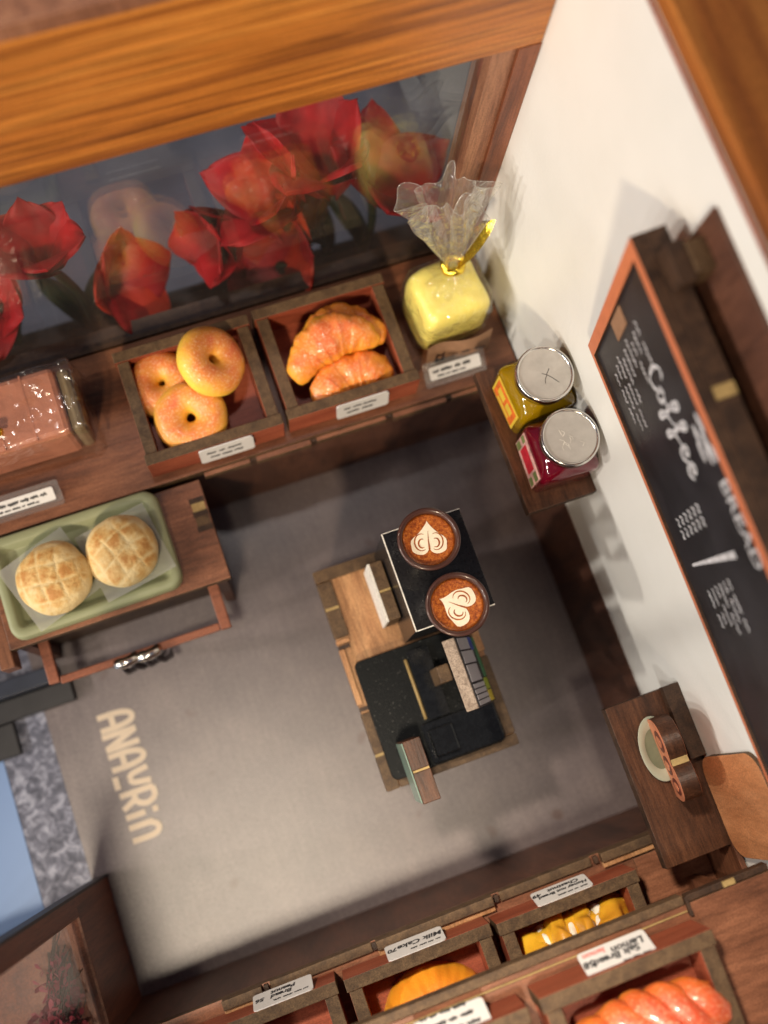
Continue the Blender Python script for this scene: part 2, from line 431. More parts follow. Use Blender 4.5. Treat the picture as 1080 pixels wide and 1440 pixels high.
# ------------------------------------------------------------------ mesh helpers
class MB:
    def __init__(self):
        self.v, self.f, self.m = [], [], []
    def add(self, vs, fs, ms=0):
        o = len(self.v)
        self.v += [tuple(a) for a in vs]
        self.f += [tuple(i + o for i in f) for f in fs]
        self.m += [ms] * len(fs) if isinstance(ms, int) else list(ms)
        return self
    def box(self, x0, x1, y0, y1, z0, z1, face=None):
        """face='x'/'y'/'z': the two faces across that axis take slot 0, cut edges take slot 1"""
        vs = [(x0, y0, z0), (x1, y0, z0), (x1, y1, z0), (x0, y1, z0), (x0, y0, z1), (x1, y0, z1), (x1, y1, z1), (x0, y1, z1)]
        fs = [(0, 3, 2, 1), (4, 5, 6, 7), (0, 1, 5, 4), (2, 3, 7, 6), (1, 2, 6, 5), (3, 0, 4, 7)]
        ax = 'zzyyxx'
        ms = [0 if (face is None or a == face) else 1 for a in ax]
        return self.add(vs, fs, ms)
    def prism(self, poly, z0, z1, M4=None, cap=0, side=0):
        n = len(poly)
        vs = [(x, y, z0) for x, y in poly] + [(x, y, z1) for x, y in poly]
        if M4 is not None:
            vs = [tuple(M4 @ Vector(a)) for a in vs]
        fs = [tuple(reversed(range(n))), tuple(range(n, 2 * n))] + [(i, (i + 1) % n, n + (i + 1) % n, n + i) for i in range(n)]
        return self.add(vs, fs, [cap, cap] + [side] * n)
    def surf(self, fn, nu, nv, cu=False, cv=False):
        vs = []
        for i in range(nu):
            for j in range(nv):
                vs.append(fn(i / (nu if cu else nu - 1), j / (nv if cv else nv - 1)))
        fs = []
        for i in range(nu if cu else nu - 1):
            for j in range(nv if cv else nv - 1):
                a, b = i * nv + j, ((i + 1) % nu) * nv + j
                c, d = ((i + 1) % nu) * nv + (j + 1) % nv, i * nv + (j + 1) % nv
                fs.append((a, b, c, d))
        return self.add(vs, fs)
    def lathe(self, prof, segs=48, c=(0, 0)):
        def fn(u, v):
            k = v * (len(prof) - 1)
            r, z = prof[int(round(k))]
            a = u * 2 * math.pi
            return (c[0] + r * math.cos(a), c[1] + r * math.sin(a), z)
        return self.surf(fn, segs, len(prof), cu=True)
    def tube(self, pts, r, segs=10):
        pts = [Vector(q) for q in pts]
        rr = r if isinstance(r, (list, tuple)) else [r] * len(pts)
        rings = []
        for i, q in enumerate(pts):
            t = (pts[min(i + 1, len(pts) - 1)] - pts[max(i - 1, 0)]).normalized()
            a = t.orthogonal().normalized() if i == 0 else (rings[-1][1] - t * rings[-1][1].dot(t)).normalized()
            rings.append((q, a, t.cross(a), rr[i]))
        vs = []
        for q, a, b, rad in rings:
            for k in range(segs):
                an = 2 * math.pi * k / segs
                vs.append(q + (a * math.cos(an) + b * math.sin(an)) * rad)
        fs = []
        for i in range(len(pts) - 1):
            for k in range(segs):
                fs.append((i * segs + k, i * segs + (k + 1) % segs, (i + 1) * segs + (k + 1) % segs, (i + 1) * segs + k))
        fs.append(tuple(reversed(range(segs))))
        fs.append(tuple(range((len(pts) - 1) * segs, len(pts) * segs)))
        return self.add(vs, fs)
    def ribbon(self, pts, wd, z=0.0):
        """flat stroke in the local xy plane"""
        n = len(pts)
        vs = []
        for i in range(n):
            a, b = pts[max(i - 1, 0)], pts[min(i + 1, n - 1)]
            dx, dy = b[0] - a[0], b[1] - a[1]
            l = math.hypot(dx, dy) or 1
            ww = wd if not isinstance(wd, (list, tuple)) else wd[i]
            nx, ny = -dy / l * ww / 2, dx / l * ww / 2
            vs += [(pts[i][0] + nx, pts[i][1] + ny, z), (pts[i][0] - nx, pts[i][1] - ny, z)]
        fs = [(2 * i + 1, 2 * i + 3, 2 * i + 2, 2 * i) for i in range(n - 1)]
        return self.add(vs, fs)
    def build(self, name, mats, parent=None, base=(0, 0, 0), smooth=False, bevel=0.0, kind=None, local=False, M4=None):
        me = bpy.data.meshes.new(name)
        b = Vector((0, 0, 0)) if (local or parent is None) else parent.get('_base_v', Vector((0, 0, 0)))
        if parent is not None and not local:
            b = BASE.get(parent.name, Vector((0, 0, 0)))
        b = Vector(base) if parent is None else b
        vs = self.v
        if M4 is not None:
            vs = [tuple(M4 @ Vector(a)) for a in vs]
        me.from_pydata([(a[0] - b[0], a[1] - b[1], a[2] - b[2]) for a in vs], [], self.f)
        if not isinstance(mats, (list, tuple)):
            mats = [mats]
        for q in mats:
            me.materials.append(M[q] if isinstance(q, str) else q)
        if len(mats) > 1:
            me.polygons.foreach_set('material_index', self.m)
        if smooth:
            me.polygons.foreach_set('use_smooth', [True] * len(me.polygons))
        me.update()
        o = bpy.data.objects.new(name, me)
        sc.collection.objects.link(o)
        if parent is not None:
            o.parent = parent
            BASE[o.name] = b
        else:
            o.location = b
            BASE[o.name] = b
        if bevel:
            bm_ = o.modifiers.new('bevel', 'BEVEL')
            bm_.width = bevel
            bm_.segments = 2
            bm_.limit_method = 'ANGLE'
            bm_.angle_limit = R(40)
        if kind:
            o['kind'] = kind
        return o

BASE = {}

def tag(o, label, cat, group=None):
    o['label'] = label
    o['category'] = cat
    if group:
        o['group'] = group
    return o

def thing(name, label, cat, loc=(0, 0, 0), rot=(0, 0, 0), group=None, mat=None):
    o = bpy.data.objects.new(name, None)
    o.empty_display_size = 0.2
    sc.collection.objects.link(o)
    if mat is not None:
        o.matrix_world = mat
    else:
        o.location = loc
        o.rotation_euler = rot
    BASE[o.name] = Vector(loc)
    return tag(o, label, cat, group)

def rounded(x0, x1, y0, y1, r, n=6):
    out = []
    for cx, cy, a0 in ((x1 - r, y1 - r, 0), (x0 + r, y1 - r, 90), (x0 + r, y0 + r, 180), (x1 - r, y0 + r, 270)):
        for k in range(n + 1):
            a = R(a0 + 90 * k / n)
            out.append((cx + r * math.cos(a), cy + r * math.sin(a)))
    return out

def smoothline(pts, n=6):
    out = []
    for i in range(len(pts) - 1):
        p0, p1, p2, p3 = pts[max(i - 1, 0)], pts[i], pts[i + 1], pts[min(i + 2, len(pts) - 1)]
        for k in range(n):
            t = k / n
            out.append(tuple(0.5 * (2 * p1[d] + (p2[d] - p0[d]) * t + (2 * p0[d] - 5 * p1[d] + 4 * p2[d] - p3[d]) * t * t + (3 * p1[d] - p0[d] - 3 * p2[d] + p3[d]) * t ** 3) for d in range(len(p1))))
    out.append(tuple(pts[-1]))
    return out

def textmesh(name, body, size, mat, parent, M4, bold=0.0, shear=0.0, align='CENTER'):
    cu = bpy.data.curves.new(name, 'FONT')
    cu.body = body
    cu.size = size
    cu.offset = bold
    cu.shear = shear
    cu.align_x = align
    cu.align_y = 'CENTER'
    cu.resolution_u = 3
    t = bpy.data.objects.new(name, cu)
    sc.collection.objects.link(t)
    bpy.context.view_layer.update()
    me = bpy.data.meshes.new_from_object(t.evaluated_get(bpy.context.evaluated_depsgraph_get()))
    bpy.data.objects.remove(t)
    bpy.data.curves.remove(cu)
    me.transform(M4)
    me.materials.clear()
    me.materials.append(M[mat])
    o = bpy.data.objects.new(name, me)
    sc.collection.objects.link(o)
    o.parent = parent
    return o

def scribble(mb, x0, x1, y, h, z, seed, wd=0.02):
    """an illegible handwritten line"""
    rnd = random.Random(seed)
    x = x0
    k = 0
    while x < x1:
        L = h * rnd.uniform(1.2, 3.2)
        pts = []
        n = max(4, int(L / h * 4))
        for i in range(n):
            pts.append((x + L * i / (n - 1), y + (h * 0.45 * (1 if i % 2 else -1) * rnd.uniform(0.4, 1.1))))
        if x + L <= x1 + h:
            mb.ribbon(smoothline(pts, 3), wd, z + k * 0.0006)
        x += L + h * rnd.uniform(0.5, 0.9)
        k += 1

def basis(o, u, v):
    u, v = Vector(u).normalized(), Vector(v).normalized()
    n = u.cross(v)
    mm = Matrix.Identity(4)
    for i in range(3):
        mm[i][0], mm[i][1], mm[i][2], mm[i][3] = u[i], v[i], n[i], o[i]
    return mm

# ------------------------------------------------------------------ setting
g = MB().box(-60, 60, -60, 60, -1.5, -1.0).build('ground', 'dusk', kind='structure')
g = MB().box(-40, -5.78, -40, 2.3, -1.0, -0.06).build('table_top', 'blue_base', kind='structure')
MB().box(-5.76, -4.76, -3.9, 6.0, -0.9, -0.03).build('pavement', 'pavement', kind='structure')
fl = MB().box(-4.75, 6.5, -9.0, 8.15, -0.5, 0.0).build('floor', 'floor', kind='structure')

# floor lettering: rounded block letters, read from the entrance (baseline along -y, tops towards +x)
L = {
    'A': [[(0, 0), (0, .55), (.12, .9), (.32, 1.0), (.52, .9), (.62, .55), (.62, 0)], [(.05, .40), (.58, .40)]],
    'N': [[(0, -.02), (0, 1.0)], [(.02, .98), (.58, .02)], [(.60, 0), (.60, 1.0)]],
    'V': [[(0, 1.0), (.12, .52), (.30, .42)], [(.30, .42), (.5, .52), (.62, 1.0)], [(.02, 0.02), (.60, .02)]],
    'R': [[(0, 0), (0, 1.0)], [(0, .98), (.4, .98), (.6, .8), (.6, .62), (.4, .42), (.05, .42)], [(.32, .40), (.62, 0)]],
    'i': [[(.08, 0), (.08, .58)], [(.08, .80), (.08, .96)]],
    'n': [[(0, 0), (0, .72)], [(0, .62), (.2, .82), (.45, .8), (.58, .6), (.58, 0)]],
}
mb = MB()
x = 0.0
z = 0.0
for ch in 'ANAVRin':
    for st in L[ch]:
        pts = smoothline(st, 5) if len(st) > 2 else [st[0], ((st[0][0] + st[1][0]) / 2, (st[0][1] + st[1][1]) / 2), st[1]]
        mb.ribbon([(x + a * 0.455, b * 0.68) for a, b in pts], 0.118, z)
        z += 0.0008
    x += (0.25 if ch == 'i' else 0.415)
scl = 2.62 / (x - 0.05)
lm = Matrix.Translation((-3.80, 1.92, 0.006)) @ Matrix.Rotation(R(-90), 4, 'Z') @ Matrix.Diagonal((scl, 1.0, 1, 1))
o = mb.build('lettering', 'logo', fl, M4=lm)
o['label'] = 'cream block letters on the dark floor by the entrance'

# right wall with wainscot and wooden cap
wr = MB().box(6.15, 6.45, -9.0, 8.6, 2.65, 12.2).build('wall_right', 'wall', kind='structure')
MB().box(6.13, 6.44, -9.0, 7.96, 0.0, 2.647).build('wainscot', 'panel', wr)
MB().box(6.13, 6.148, -9.0, 8.6, 12.13, 12.2).build('edge_strip', 'red', wr)
MB().box(6.15, 9.2, -9.0, 9.4, 12.205, 12.5).build('wall_cap', 'cap', wr, bevel=0.03)

# back wall: window header, jambs, pane
win = thing('display_window', 'orange wood framed shop window at the back above the bread counter', 'window', (2, 8.0, 3.0))
MB().box(-9, 6.14, 7.97, 8.5, 9.38, 11.95).build('header', 'header', win, bevel=0.02)
MB().box(-9, 6.14, 7.98, 9.3, 11.955, 12.2).build('header_cap', 'jamb_pale', win, bevel=0.02)
MB().box(5.80, 6.14, 7.965, 8.5, 3.0, 9.37).build('jamb', 'jamb', win)
MB().box(5.42, 5.797, 8.02, 8.5, 3.0, 9.375).build('inner_jamb', 'jamb_pale', win)
MB().box(-9, 5.78, 8.12, 8.5, 2.6, 3.25).build('sill', 'burnt_dark', win)
MB().box(-9, 5.415, 8.20, 8.28, 3.252, 9.378).build('pane', 'glass', win)

# left wall (south part) with its own window
wl = thing('entrance_wall', 'dark brown wall with a small window beside the entrance', 'wall', (-4.6, -3, 0))
MB().box(-4.72, -4.46, -9, -1.06, 0.0, 3.0).build('lower_panel', ['jamb', 'slate'], wl)
wlf = MB()
wlf.box(-4.72, -4.46, -1.34, -1.06, 3.003, 12.0)
wlf.build('stile', 'jamb', wl)
MB().box(-4.74, -4.44, -1.055, -1.01, 0.0, 12.0).build('wall_end', 'slate', wl)
MB().box(-4.50, -4.462, -1.375, -1.343, 3.003, 12.0).build('beading', 'jamb_pale', wl)
MB().box(-4.50, -4.462, -9, -1.378, 3.003, 3.04).build('beading', 'jamb_pale', wl)
MB().box(-4.62, -4.58, -9, -1.343, 3.003, 12.0).build('pane', 'glass', wl)

# dark doorstep pieces on the north side of the entrance
st = thing('door_step', 'dark slate step at the entrance left of the lettering', 'step', (-5.4, 2.6, 0))
MB().box(-9.0, -4.05, 2.42, 2.86, 0.0, 0.22).build('kerb', 'slate', st, bevel=0.03)
MB().box(-9.0, -4.25, 2.865, 3.2, 0.0, 0.55).build('riser', 'slate_blue', st, bevel=0.03)
MB().box(-9.0, -5.36, 1.75, 2.415, -0.06, 0.10).build('mat_corner', 'slate', st, bevel=0.03)

# ------------------------------------------------------------------ back counter
bc = thing('bread_counter', 'long brown wooden counter under the shop window', 'counter', (1, 6.6, 0))
MB().box(-8, 6.12, 5.30, 8.1, 2.95, 3.2, 'z').build('top', ['counter', 'burnt'], bc, bevel=0.015)
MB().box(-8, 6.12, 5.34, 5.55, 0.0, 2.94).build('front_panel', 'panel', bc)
for a, b_, dy in ((-0.2, 0.68, .0), (0.80, 1.86, .02), (1.98, 3.36, .0), (3.50, 4.58, .02), (4.70, 6.1, .0)):
    MB().box(a, b_, 5.215 - dy, 5.298, 2.90, 3.10, 'z').build('edge_strip', ['deck', 'burnt'], bc, bevel=0.01)
for a in (0.74, 1.92, 3.43, 4.64):
    MB().box(a - .055, a + .055, 5.24, 5.297, 2.80, 3.08).build('slot', 'burnt_dark', bc)

# side counter with the green tray
sd = thing('side_counter', 'short brown wooden counter carrying the green tray', 'counter', (-2.3, 4.2, 0))
MB().box(-4.35, -0.32, 3.28, 5.205, 2.88, 3.10, 'z').build('top', ['deck', 'burnt'], sd, bevel=0.015)
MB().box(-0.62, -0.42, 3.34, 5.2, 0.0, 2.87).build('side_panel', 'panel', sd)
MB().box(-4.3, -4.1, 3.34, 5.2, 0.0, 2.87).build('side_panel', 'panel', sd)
MB().box(-4.09, -0.63, 3.6, 3.75, 0.0, 2.87).build('front_panel', 'burnt_dark', sd)
for yy in (4.30, 4.58, 4.84):
    MB().box(-0.62, -0.34, yy - .05, yy + .05, 3.102, 3.115).build('joint', 'burnt_dark', sd)
for yy in (4.44, 4.71):
    MB().box(-0.60, -0.36, yy - .085, yy + .085, 3.102, 3.112).build('finger', 'dowel' if yy > 4.6 else 'burnt', sd)
MB().box(-4.62, -4.36, 3.0, 4.4, 2.5, 3.0, 'z').build('end_board', ['counter_y', 'jamb_pale'], sd, bevel=0.02)

# ------------------------------------------------------------------ bread trays
def tag_part(parent, name, M4, w=1.0, h=0.52, writing=None):
    t = MB().prism(rounded(-w / 2, w / 2, -h / 2, h / 2, 0.06, 4), 0, 0.025).build('price_tag', 'paper', parent, M4=M4, local=True)
    if callable(writing):
        writing(t, M4)
    return t

def w_scrib(seed, lines=2):
    def f(t, M4):
        mb = MB()
        for k in range(lines):
            scribble(mb, -0.36 + 0.05 * k, 0.34, 0.09 - 0.17 * k, 0.075, 0.029, seed + k, 0.026)
        mb.build('lettering', 'ink', t, M4=M4, local=True)
    return f

def w_text(rows, extra=None):
    def f(t, M4):
        for body, size, x, y, mat in rows:
            textmesh('lettering', body, size, mat, t, M4 @ Matrix.Translation((x, y, 0.029)), bold=0.006, shear=0.18)
        if extra:
            mb = MB()
            for a, b_, y, s in extra:
                scribble(mb, a, b_, y, 0.05, 0.029, s, 0.018)
            mb.build('lettering', 'ink', t, M4=M4, local=True)
    return f

TW, TD, TH, RT = 2.52, 2.20, 0.78, 0.21
def bread_tray(label, loc, rotz, writing, tagx=0.1, tilt=8, jit=0.0):
    t = thing('bread_tray', label, 'tray', loc, (0, 0, rotz + R(jit)), 'wooden bread trays')
    w2, d2 = TW / 2, TD / 2
    MB().box(-w2 + .02, w2 - .02, -d2 + RT, d2 - RT, 0.0, 0.09).build('base', 'red', t, local=True)
    MB().box(-w2, w2, -d2, -d2 + RT - .003, 0.0, TH, 'y').build('rail', ['red', 'burnt'], t, local=True, bevel=0.012)
    MB().box(-w2, w2, d2 - RT + .003, d2, 0.0, TH, 'y').build('rail', ['red', 'burnt'], t, local=True, bevel=0.012)
    for s in (-1, 1):
        a, b_ = sorted((s * (w2 - .03), s * (w2 - .03 - RT * 1.05)))
        MB().box(a, b_, -d2 + RT, d2 - RT, 0.093, TH - .03, 'x').build('rail', ['red', 'burnt'], t, local=True, bevel=0.012)
    ta = R(90 - tilt)
    Mt = Matrix.Translation((tagx, -d2 - 0.055, TH - 0.26)) @ Matrix.Rotation(ta, 4, 'X')
    tag_part(t, 'price_tag', Mt, writing=writing)
    return t

bread_tray('wooden tray of sugared ring doughnuts with an illegible price tag', (0.17, 6.57, 3.205), 0, w_scrib(11), 0.16)
bread_tray('wooden tray of croissants under the shop window', (2.79, 6.60, 3.205), 0, w_scrib(21), 0.13)

# ------------------------------------------------------------------ breads
def nz(v, s, k=0.0):
    return noise.noise(Vector((v[0] * s + k, v[1] * s - k, v[2] * s + 2 * k)))

def donut(label, loc, rot, k, r=0.365, rr=0.288):
    def fn(u, v):
        a, b = u * 2 * math.pi, v * 2 * math.pi
        q = rr * (1 + 0.02 * math.sin(3 * a + k))
        d = r + q * math.cos(b)
        p = Vector((d * math.cos(a), d * math.sin(a), 0.92 * q * math.sin(b)))
        return tuple(p * (1 + 0.05 * nz(p, 2.2, k)))
    o = MB().surf(fn, 56, 32, True, True).build('doughnut', 'donut', smooth=True)
    o.location = loc
    o.rotation_euler = rot
    return tag(o, label, 'doughnut', 'sugared ring doughnuts')

donut('sugared ring doughnut lying flat in front of the other two', (-0.10, 6.14, 3.80), (R(8), R(-6), 0.4), 1.3)
donut('sugared ring doughnut tilted on top of the other two', (0.55, 6.92, 4.16), (R(30), R(14), 1.0), 4.1)
donut('sugared ring doughnut half hidden beneath the other two', (-0.40, 6.96, 3.66), (R(-4), R(4), 2.0), 7.7, 0.34, 0.29)

def croissant(label, loc, rot, k, size=1.0, bend=1.25):
    def fn(u, v):
        t = 2 * u - 1
        a = t * bend
        rad = 0.78
        prof = max(0.0, 1 - abs(t) ** 2.3) ** 0.62
        seg = abs(t) * 4.2 + 0.15
        saw = (seg - math.floor(seg))
        rr = (0.40 * prof + 0.015) * (1 - 0.065 * saw * (0.4 + 0.6 * prof)) * (1 + .07 * math.sin(5 * t + k))
        b = v * 2 * math.pi + 0.25 * t
        c = Vector((rad * math.sin(a) * 1.08, rad * math.cos(a) - rad, 0))
        d = Vector((math.sin(a), math.cos(a), 0))
        p = c + d * rr * math.cos(b) + Vector((0, 0, 0.88 * rr * math.sin(b)))
        p += (d * math.cos(b) + Vector((0, 0, math.sin(b)))) * (0.07 * nz(p, 3.0, k) + .03 * nz(p, 8.0, k))
        return tuple(p * size)
    o = MB().surf(fn, 72, 28, False, True).build('croissant', 'croissant', smooth=True)
    o.location = loc
    o.rotation_euler = rot
    return tag(o, label, 'croissant', 'croissants in the wooden tray')

croissant('large sugared croissant lying on top of the pile', (2.66, 6.72, 4.05), (R(14), R(-4), R(10)), 1.0, 0.98)
croissant('sugared croissant at the front of the tray below the top one', (2.86, 6.12, 3.70), (R(6), 0, R(6)), 5.0, 0.92, 1.15)
croissant('croissant at the back of the tray mostly covered by the top one', (3.10, 7.04, 3.78), (R(6), 0, R(-14)), 9.0, 0.86)

# green tray, papers and melon buns
tr = thing('serving_tray', 'sage green plastic tray on the side counter', 'tray', (-2.6, 4.3, 3.1), (0, 0, R(0.5)))
def traysurf(mb):
    prof = [(0.0, 0.0), (0.0, 0.03), (0.02, 0.17), (0.05, 0.20), (0.16, 0.20), (0.20, 0.18), (0.27, 0.07), (0.30, 0.05)]
    X, Y_, rad = 1.56, 0.95, 0.26
    rings = []
    for off, zz in prof:
        rings.append([(x, y, zz) for x, y in rounded(-X + off, X - off, -Y_ + off, Y_ - off, max(rad - off * .75, .06), 6)])
    vs = [p for r_ in rings for p in r_]
    n = len(rings[0])
    fs = []
    for i in range(len(rings) - 1):
        for k in range(n):
            fs.append((i * n + k, i * n + (k + 1) % n, (i + 1) * n + (k + 1) % n, (i + 1) * n + k))
    fs.append(tuple(range((len(rings) - 1) * n, len(rings) * n)))
    fs.append(tuple(reversed(range(n))))
    mb.add(vs, fs)
mb = MB()
traysurf(mb)
mb.build('tray_shell', 'green', tr, local=True, smooth=True)
tr.location = (-2.68, 4.32, 3.102)

def paper(label, cx, cy, ang, s, z, k):
    def fn(u, v):
        x, y = (u - .5) * s, (v - .5) * s
        d = max(abs(x), abs(y)) / (s / 2)
        return (x, y, 0.03 * max(0, d - 0.72) + 0.010 * nz((x, y, 0), 2, k))
    o = MB().surf(fn, 14, 14).build('baking_paper', 'parchment', smooth=True)
    o.location = (cx, cy, z)
    o.rotation_euler = (0, 0, R(ang))
    return tag(o, label, 'baking paper', 'baking papers on the green tray')
paper('square of baking paper under the left melon bun', -3.30, 4.23, 19.5, 1.33, 3.325, 1)
paper('square of baking paper under the right melon bun', -1.94, 4.27, 10.5, 1.33, 3.338, 2)

def melon(label, loc, rotz, k):
    rad = 0.645
    mb = MB()
    bake = []
    def fn(u, v):
        a = u * 2 * math.pi
        b = v * math.pi * 0.98 - math.pi * 0.48
        rr = math.cos(b)
        rr = abs(rr) ** 0.8
        x, y = rad * rr * math.cos(a), rad * rr * math.sin(a)
        zz = 0.32 * math.sin(b) if b > 0 else 0.17 * math.sin(b)
        gx = abs(((x * 1.02 + 0.03 * math.sin(5 * y + k)) / 0.33 + 0.5) % 1 - 0.5) * 0.33
        gy = abs(((y * 1.02 + 0.03 * math.sin(5 * x + k)) / 0.33 + 0.27) % 1 - 0.5) * 0.33
        # distance to the nearest score line
        d = min(0.165 - gx, 0.165 - gy) + 0.03 * abs(nz((x, y, 3), 3, k))
        groove = (0.35 + 0.65 * abs(nz((x, y, 1), 2.0, k + 3)) ** .5) * math.exp(-(d / 0.032) ** 2) if b > -0.05 else 0
        s = 1 + 0.055 * nz((x, y, zz), 2.5, k) + 0.02 * nz((x, y, zz), 7, k)
        bake.append(0 if b < -0.1 else (1 - .55 * groove) * (0.60 + 0.42 * max(0, math.sin(b))))
        return (x * s, y * s, zz * s - 0.028 * groove * max(0.25, math.sin(max(b, 0))))
    mb.surf(fn, 88, 60, True, False)
    o = mb.build('melon_bun', 'melon', smooth=True)
    at = o.data.attributes.new('bake', 'FLOAT', 'POINT')
    at.data.foreach_set('value', bake)
    o.location = loc
    o.rotation_euler = (R(2), R(-2), R(rotz))
    return tag(o, label, 'bun', 'melon buns on the green tray')
melon('scored golden melon bun on the left half of the green tray', (-3.21, 4.18, 3.50), -2, 1.0)
melon('scored golden melon bun on the right half of the green tray', (-1.97, 4.27, 3.51), 24, 4.0)

# tong rack under the side counter
rk = thing('tong_rack', 'reddish wooden rail frame below the green tray', 'rack', (-2.3, 2.9, 2.2))
MB().box(-0.80, -0.60, 2.52, 3.58, 2.26, 2.40).build('arm', 'redrod', rk, bevel=0.02)
MB().box(-4.02, -3.82, 2.58, 3.58, 2.26, 2.40).build('arm', 'redrod', rk, bevel=0.02)
MB().box(-3.81, -0.81, 2.53, 2.67, 2.27, 2.385).build('bar', 'redrod', rk, bevel=0.02)
def tongs(label, x, dx):
    t = thing('tongs', label, 'tongs', (x, 2.6, 1.0), group='tongs hanging on the rail')
    MB().tube([(x - .14, 2.54, 2.38), (x - .12, 2.52, 2.46), (x, 2.50, 2.49), (x + .17, 2.53, 2.47), (x + .19, 2.57, 2.38)], 0.10, 12).build('clip', 'silver', t, smooth=True)
    for s in (-1, 1):
        MB().tube([(x + .03 + s * .09, 2.44, 2.38), (x + dx + s * .14, 2.42, 1.7), (x + dx * 2.2 + s * .13, 2.55, 0.9), (x + dx * 3 + s * .06, 2.75, 0.3)], [0.05, .06, .06, .03], 8).build('arm', 'tong', t, smooth=True)
tongs('dark tongs with a silver clip nearer the left end of the rail', -2.62, 0.05)
tongs('dark tongs with a larger silver clip nearer the rail middle', -2.20, 0.06)

# wrapped loaf
lf = thing('wrapped_loaf', 'pinkish brick shaped loaf wrapped in clear film', 'bread', (-3.2, 6.9, 3.205))
mb = MB().box(-4.6, -2.1, 6.35, 7.60, 3.21, 4.38)
lo = mb.build('loaf', 'brick_bread', lf, bevel=0.10)
for k in range(4):
    MB().box(-4.35 + k * .55, -4.32 + k * .55, 6.36, 7.59, 4.365, 4.386).build('slice_mark', 'brick_bread', lf)
MB().box(-2.098, -1.86, 6.38, 7.56, 3.21, 4.30).build('end_slice', 'tan_bread', lf, bevel=0.10)
def wrapfn(u, v):
    # loose film over the top and sides
    x = -4.7 + u * 3.0
    a = v * 2 - 1
    y = 6.98 + a * 0.74
    zz = 4.46 - 1.2 * max(0, abs(a) - 0.86) / 0.14
    zz -= 1.1 * max(0, (u - 0.965) / 0.035) if u > 0.965 else 0
    zz = max(zz, 3.22)
    return (x + .03 * nz((x, y, 0), 3), y + .03 * nz((y, x, 1), 3), zz + 0.16 * abs(nz((x, y, 0), 1.5)) ** .8 + .05 * abs(nz((x, y, 5), 4)))
MB().surf(wrapfn, 60, 40).build('film', 'film', lf, smooth=True)
MB().tube([(-3.55, 6.75, 4.5), (-3.42, 6.72, 4.62), (-3.30, 6.68, 4.56), (-3.18, 6.62, 4.6)], 0.07, 8).build('twist_tie', 'gold', lf, smooth=True)

def acrylic_stand(label, x0, x1, y, seed, txt):
    t = thing('price_stand', label, 'price stand', ((x0 + x1) / 2, y, 3.205), group='clear price stands on the bread counter')
    MB().prism(rounded(x0, x1, y - .10, y + .20, 0.06, 4), 3.207, 3.25).build('foot', 'acrylic', t)
    Mt = Matrix.Translation(((x0 + x1) / 2, y - 0.02, 3.255)) @ Matrix.Rotation(R(32), 4, 'X')
    w2 = (x1 - x0) / 2
    MB().prism(rounded(-w2, w2, 0.0, 0.40, .05, 4), 0, 0.04, Mt).build('face', 'acrylic', t)
    c = MB().prism(rounded(-w2 * .84, w2 * .84, 0.05, 0.30, .03, 3), 0.042, 0.05, Mt).build('card', 'paper', t)
    mb = MB()
    scribble(mb, -w2 * .72, w2 * .7, .205, .07, 0.054, seed, 0.024)
    scribble(mb, -w2 * .6, w2 * .4, .105, .045, 0.054, seed + 1, 0.016)
    mb.build('lettering', 'ink', c, M4=Mt)
acrylic_stand('clear acrylic price stand in front of the yellow wrapped bread', 4.27, 5.50, 5.60, 51, '')
acrylic_stand('clear acrylic price stand in front of the pinkish wrapped loaf', -4.2, -2.70, 5.60, 61, '')

# yellow bread in a tied cellophane bag
bg = thing('bagged_bread', 'yellow bread block in a cellophane bag tied with gold', 'bread', (5.0, 6.6, 3.205))
def superbox(cx, cy, z0, z1, hx, hy, e, k, wob, mb, nu=48, nv=30):
    hz = (z1 - z0) / 2
    cz = (z0 + z1) / 2
    def fn(u, v):
        a = u * 2 * math.pi
        b = (v - .5) * math.pi
        f = lambda c, s: math.copysign(abs(c) ** s, c)
        x = f(math.cos(b), e) * f(math.cos(a), e)
        y = f(math.cos(b), e) * f(math.sin(a), e)
        zz = f(math.sin(b), e)
        s = 1 + wob * nz((x, y, zz), 2, k)
        return (cx + hx * x * s, cy + hy * y * s, cz + hz * zz * s)
    mb.surf(fn, nu, nv, True, False)
mb = MB()
superbox(0, 0, 3.22, 4.70, 0.66, 0.60, 0.36, 1, 0.04, mb)
mrot = Matrix.Translation((4.99, 6.76, 0)) @ Matrix.Rotation(R(4), 4, 'Z')
mb.build('bread_block', 'butter', bg, M4=mrot, smooth=True)
mb = MB()
superbox(0, 0, 3.21, 4.82, 0.72, 0.65, 0.42, 5, 0.07, mb, 60, 40)
mb.build('bag', 'cello', bg, M4=mrot, smooth=True)
NK = Vector((5.10, 7.02, 4.98))
def neck(u, v):
    a = u * 2 * math.pi
    r_ = 0.10 + 0.30 * (1 - v) ** 2
    pl = 1 + 0.25 * math.sin(9 * a)
    c = Vector((4.99, 6.86, 4.66)).lerp(NK, v)
    return tuple(c + Vector((r_ * pl * math.cos(a), r_ * pl * math.sin(a), 0)))
MB().surf(neck, 72, 10, True).build('neck', 'cello', bg, smooth=True)
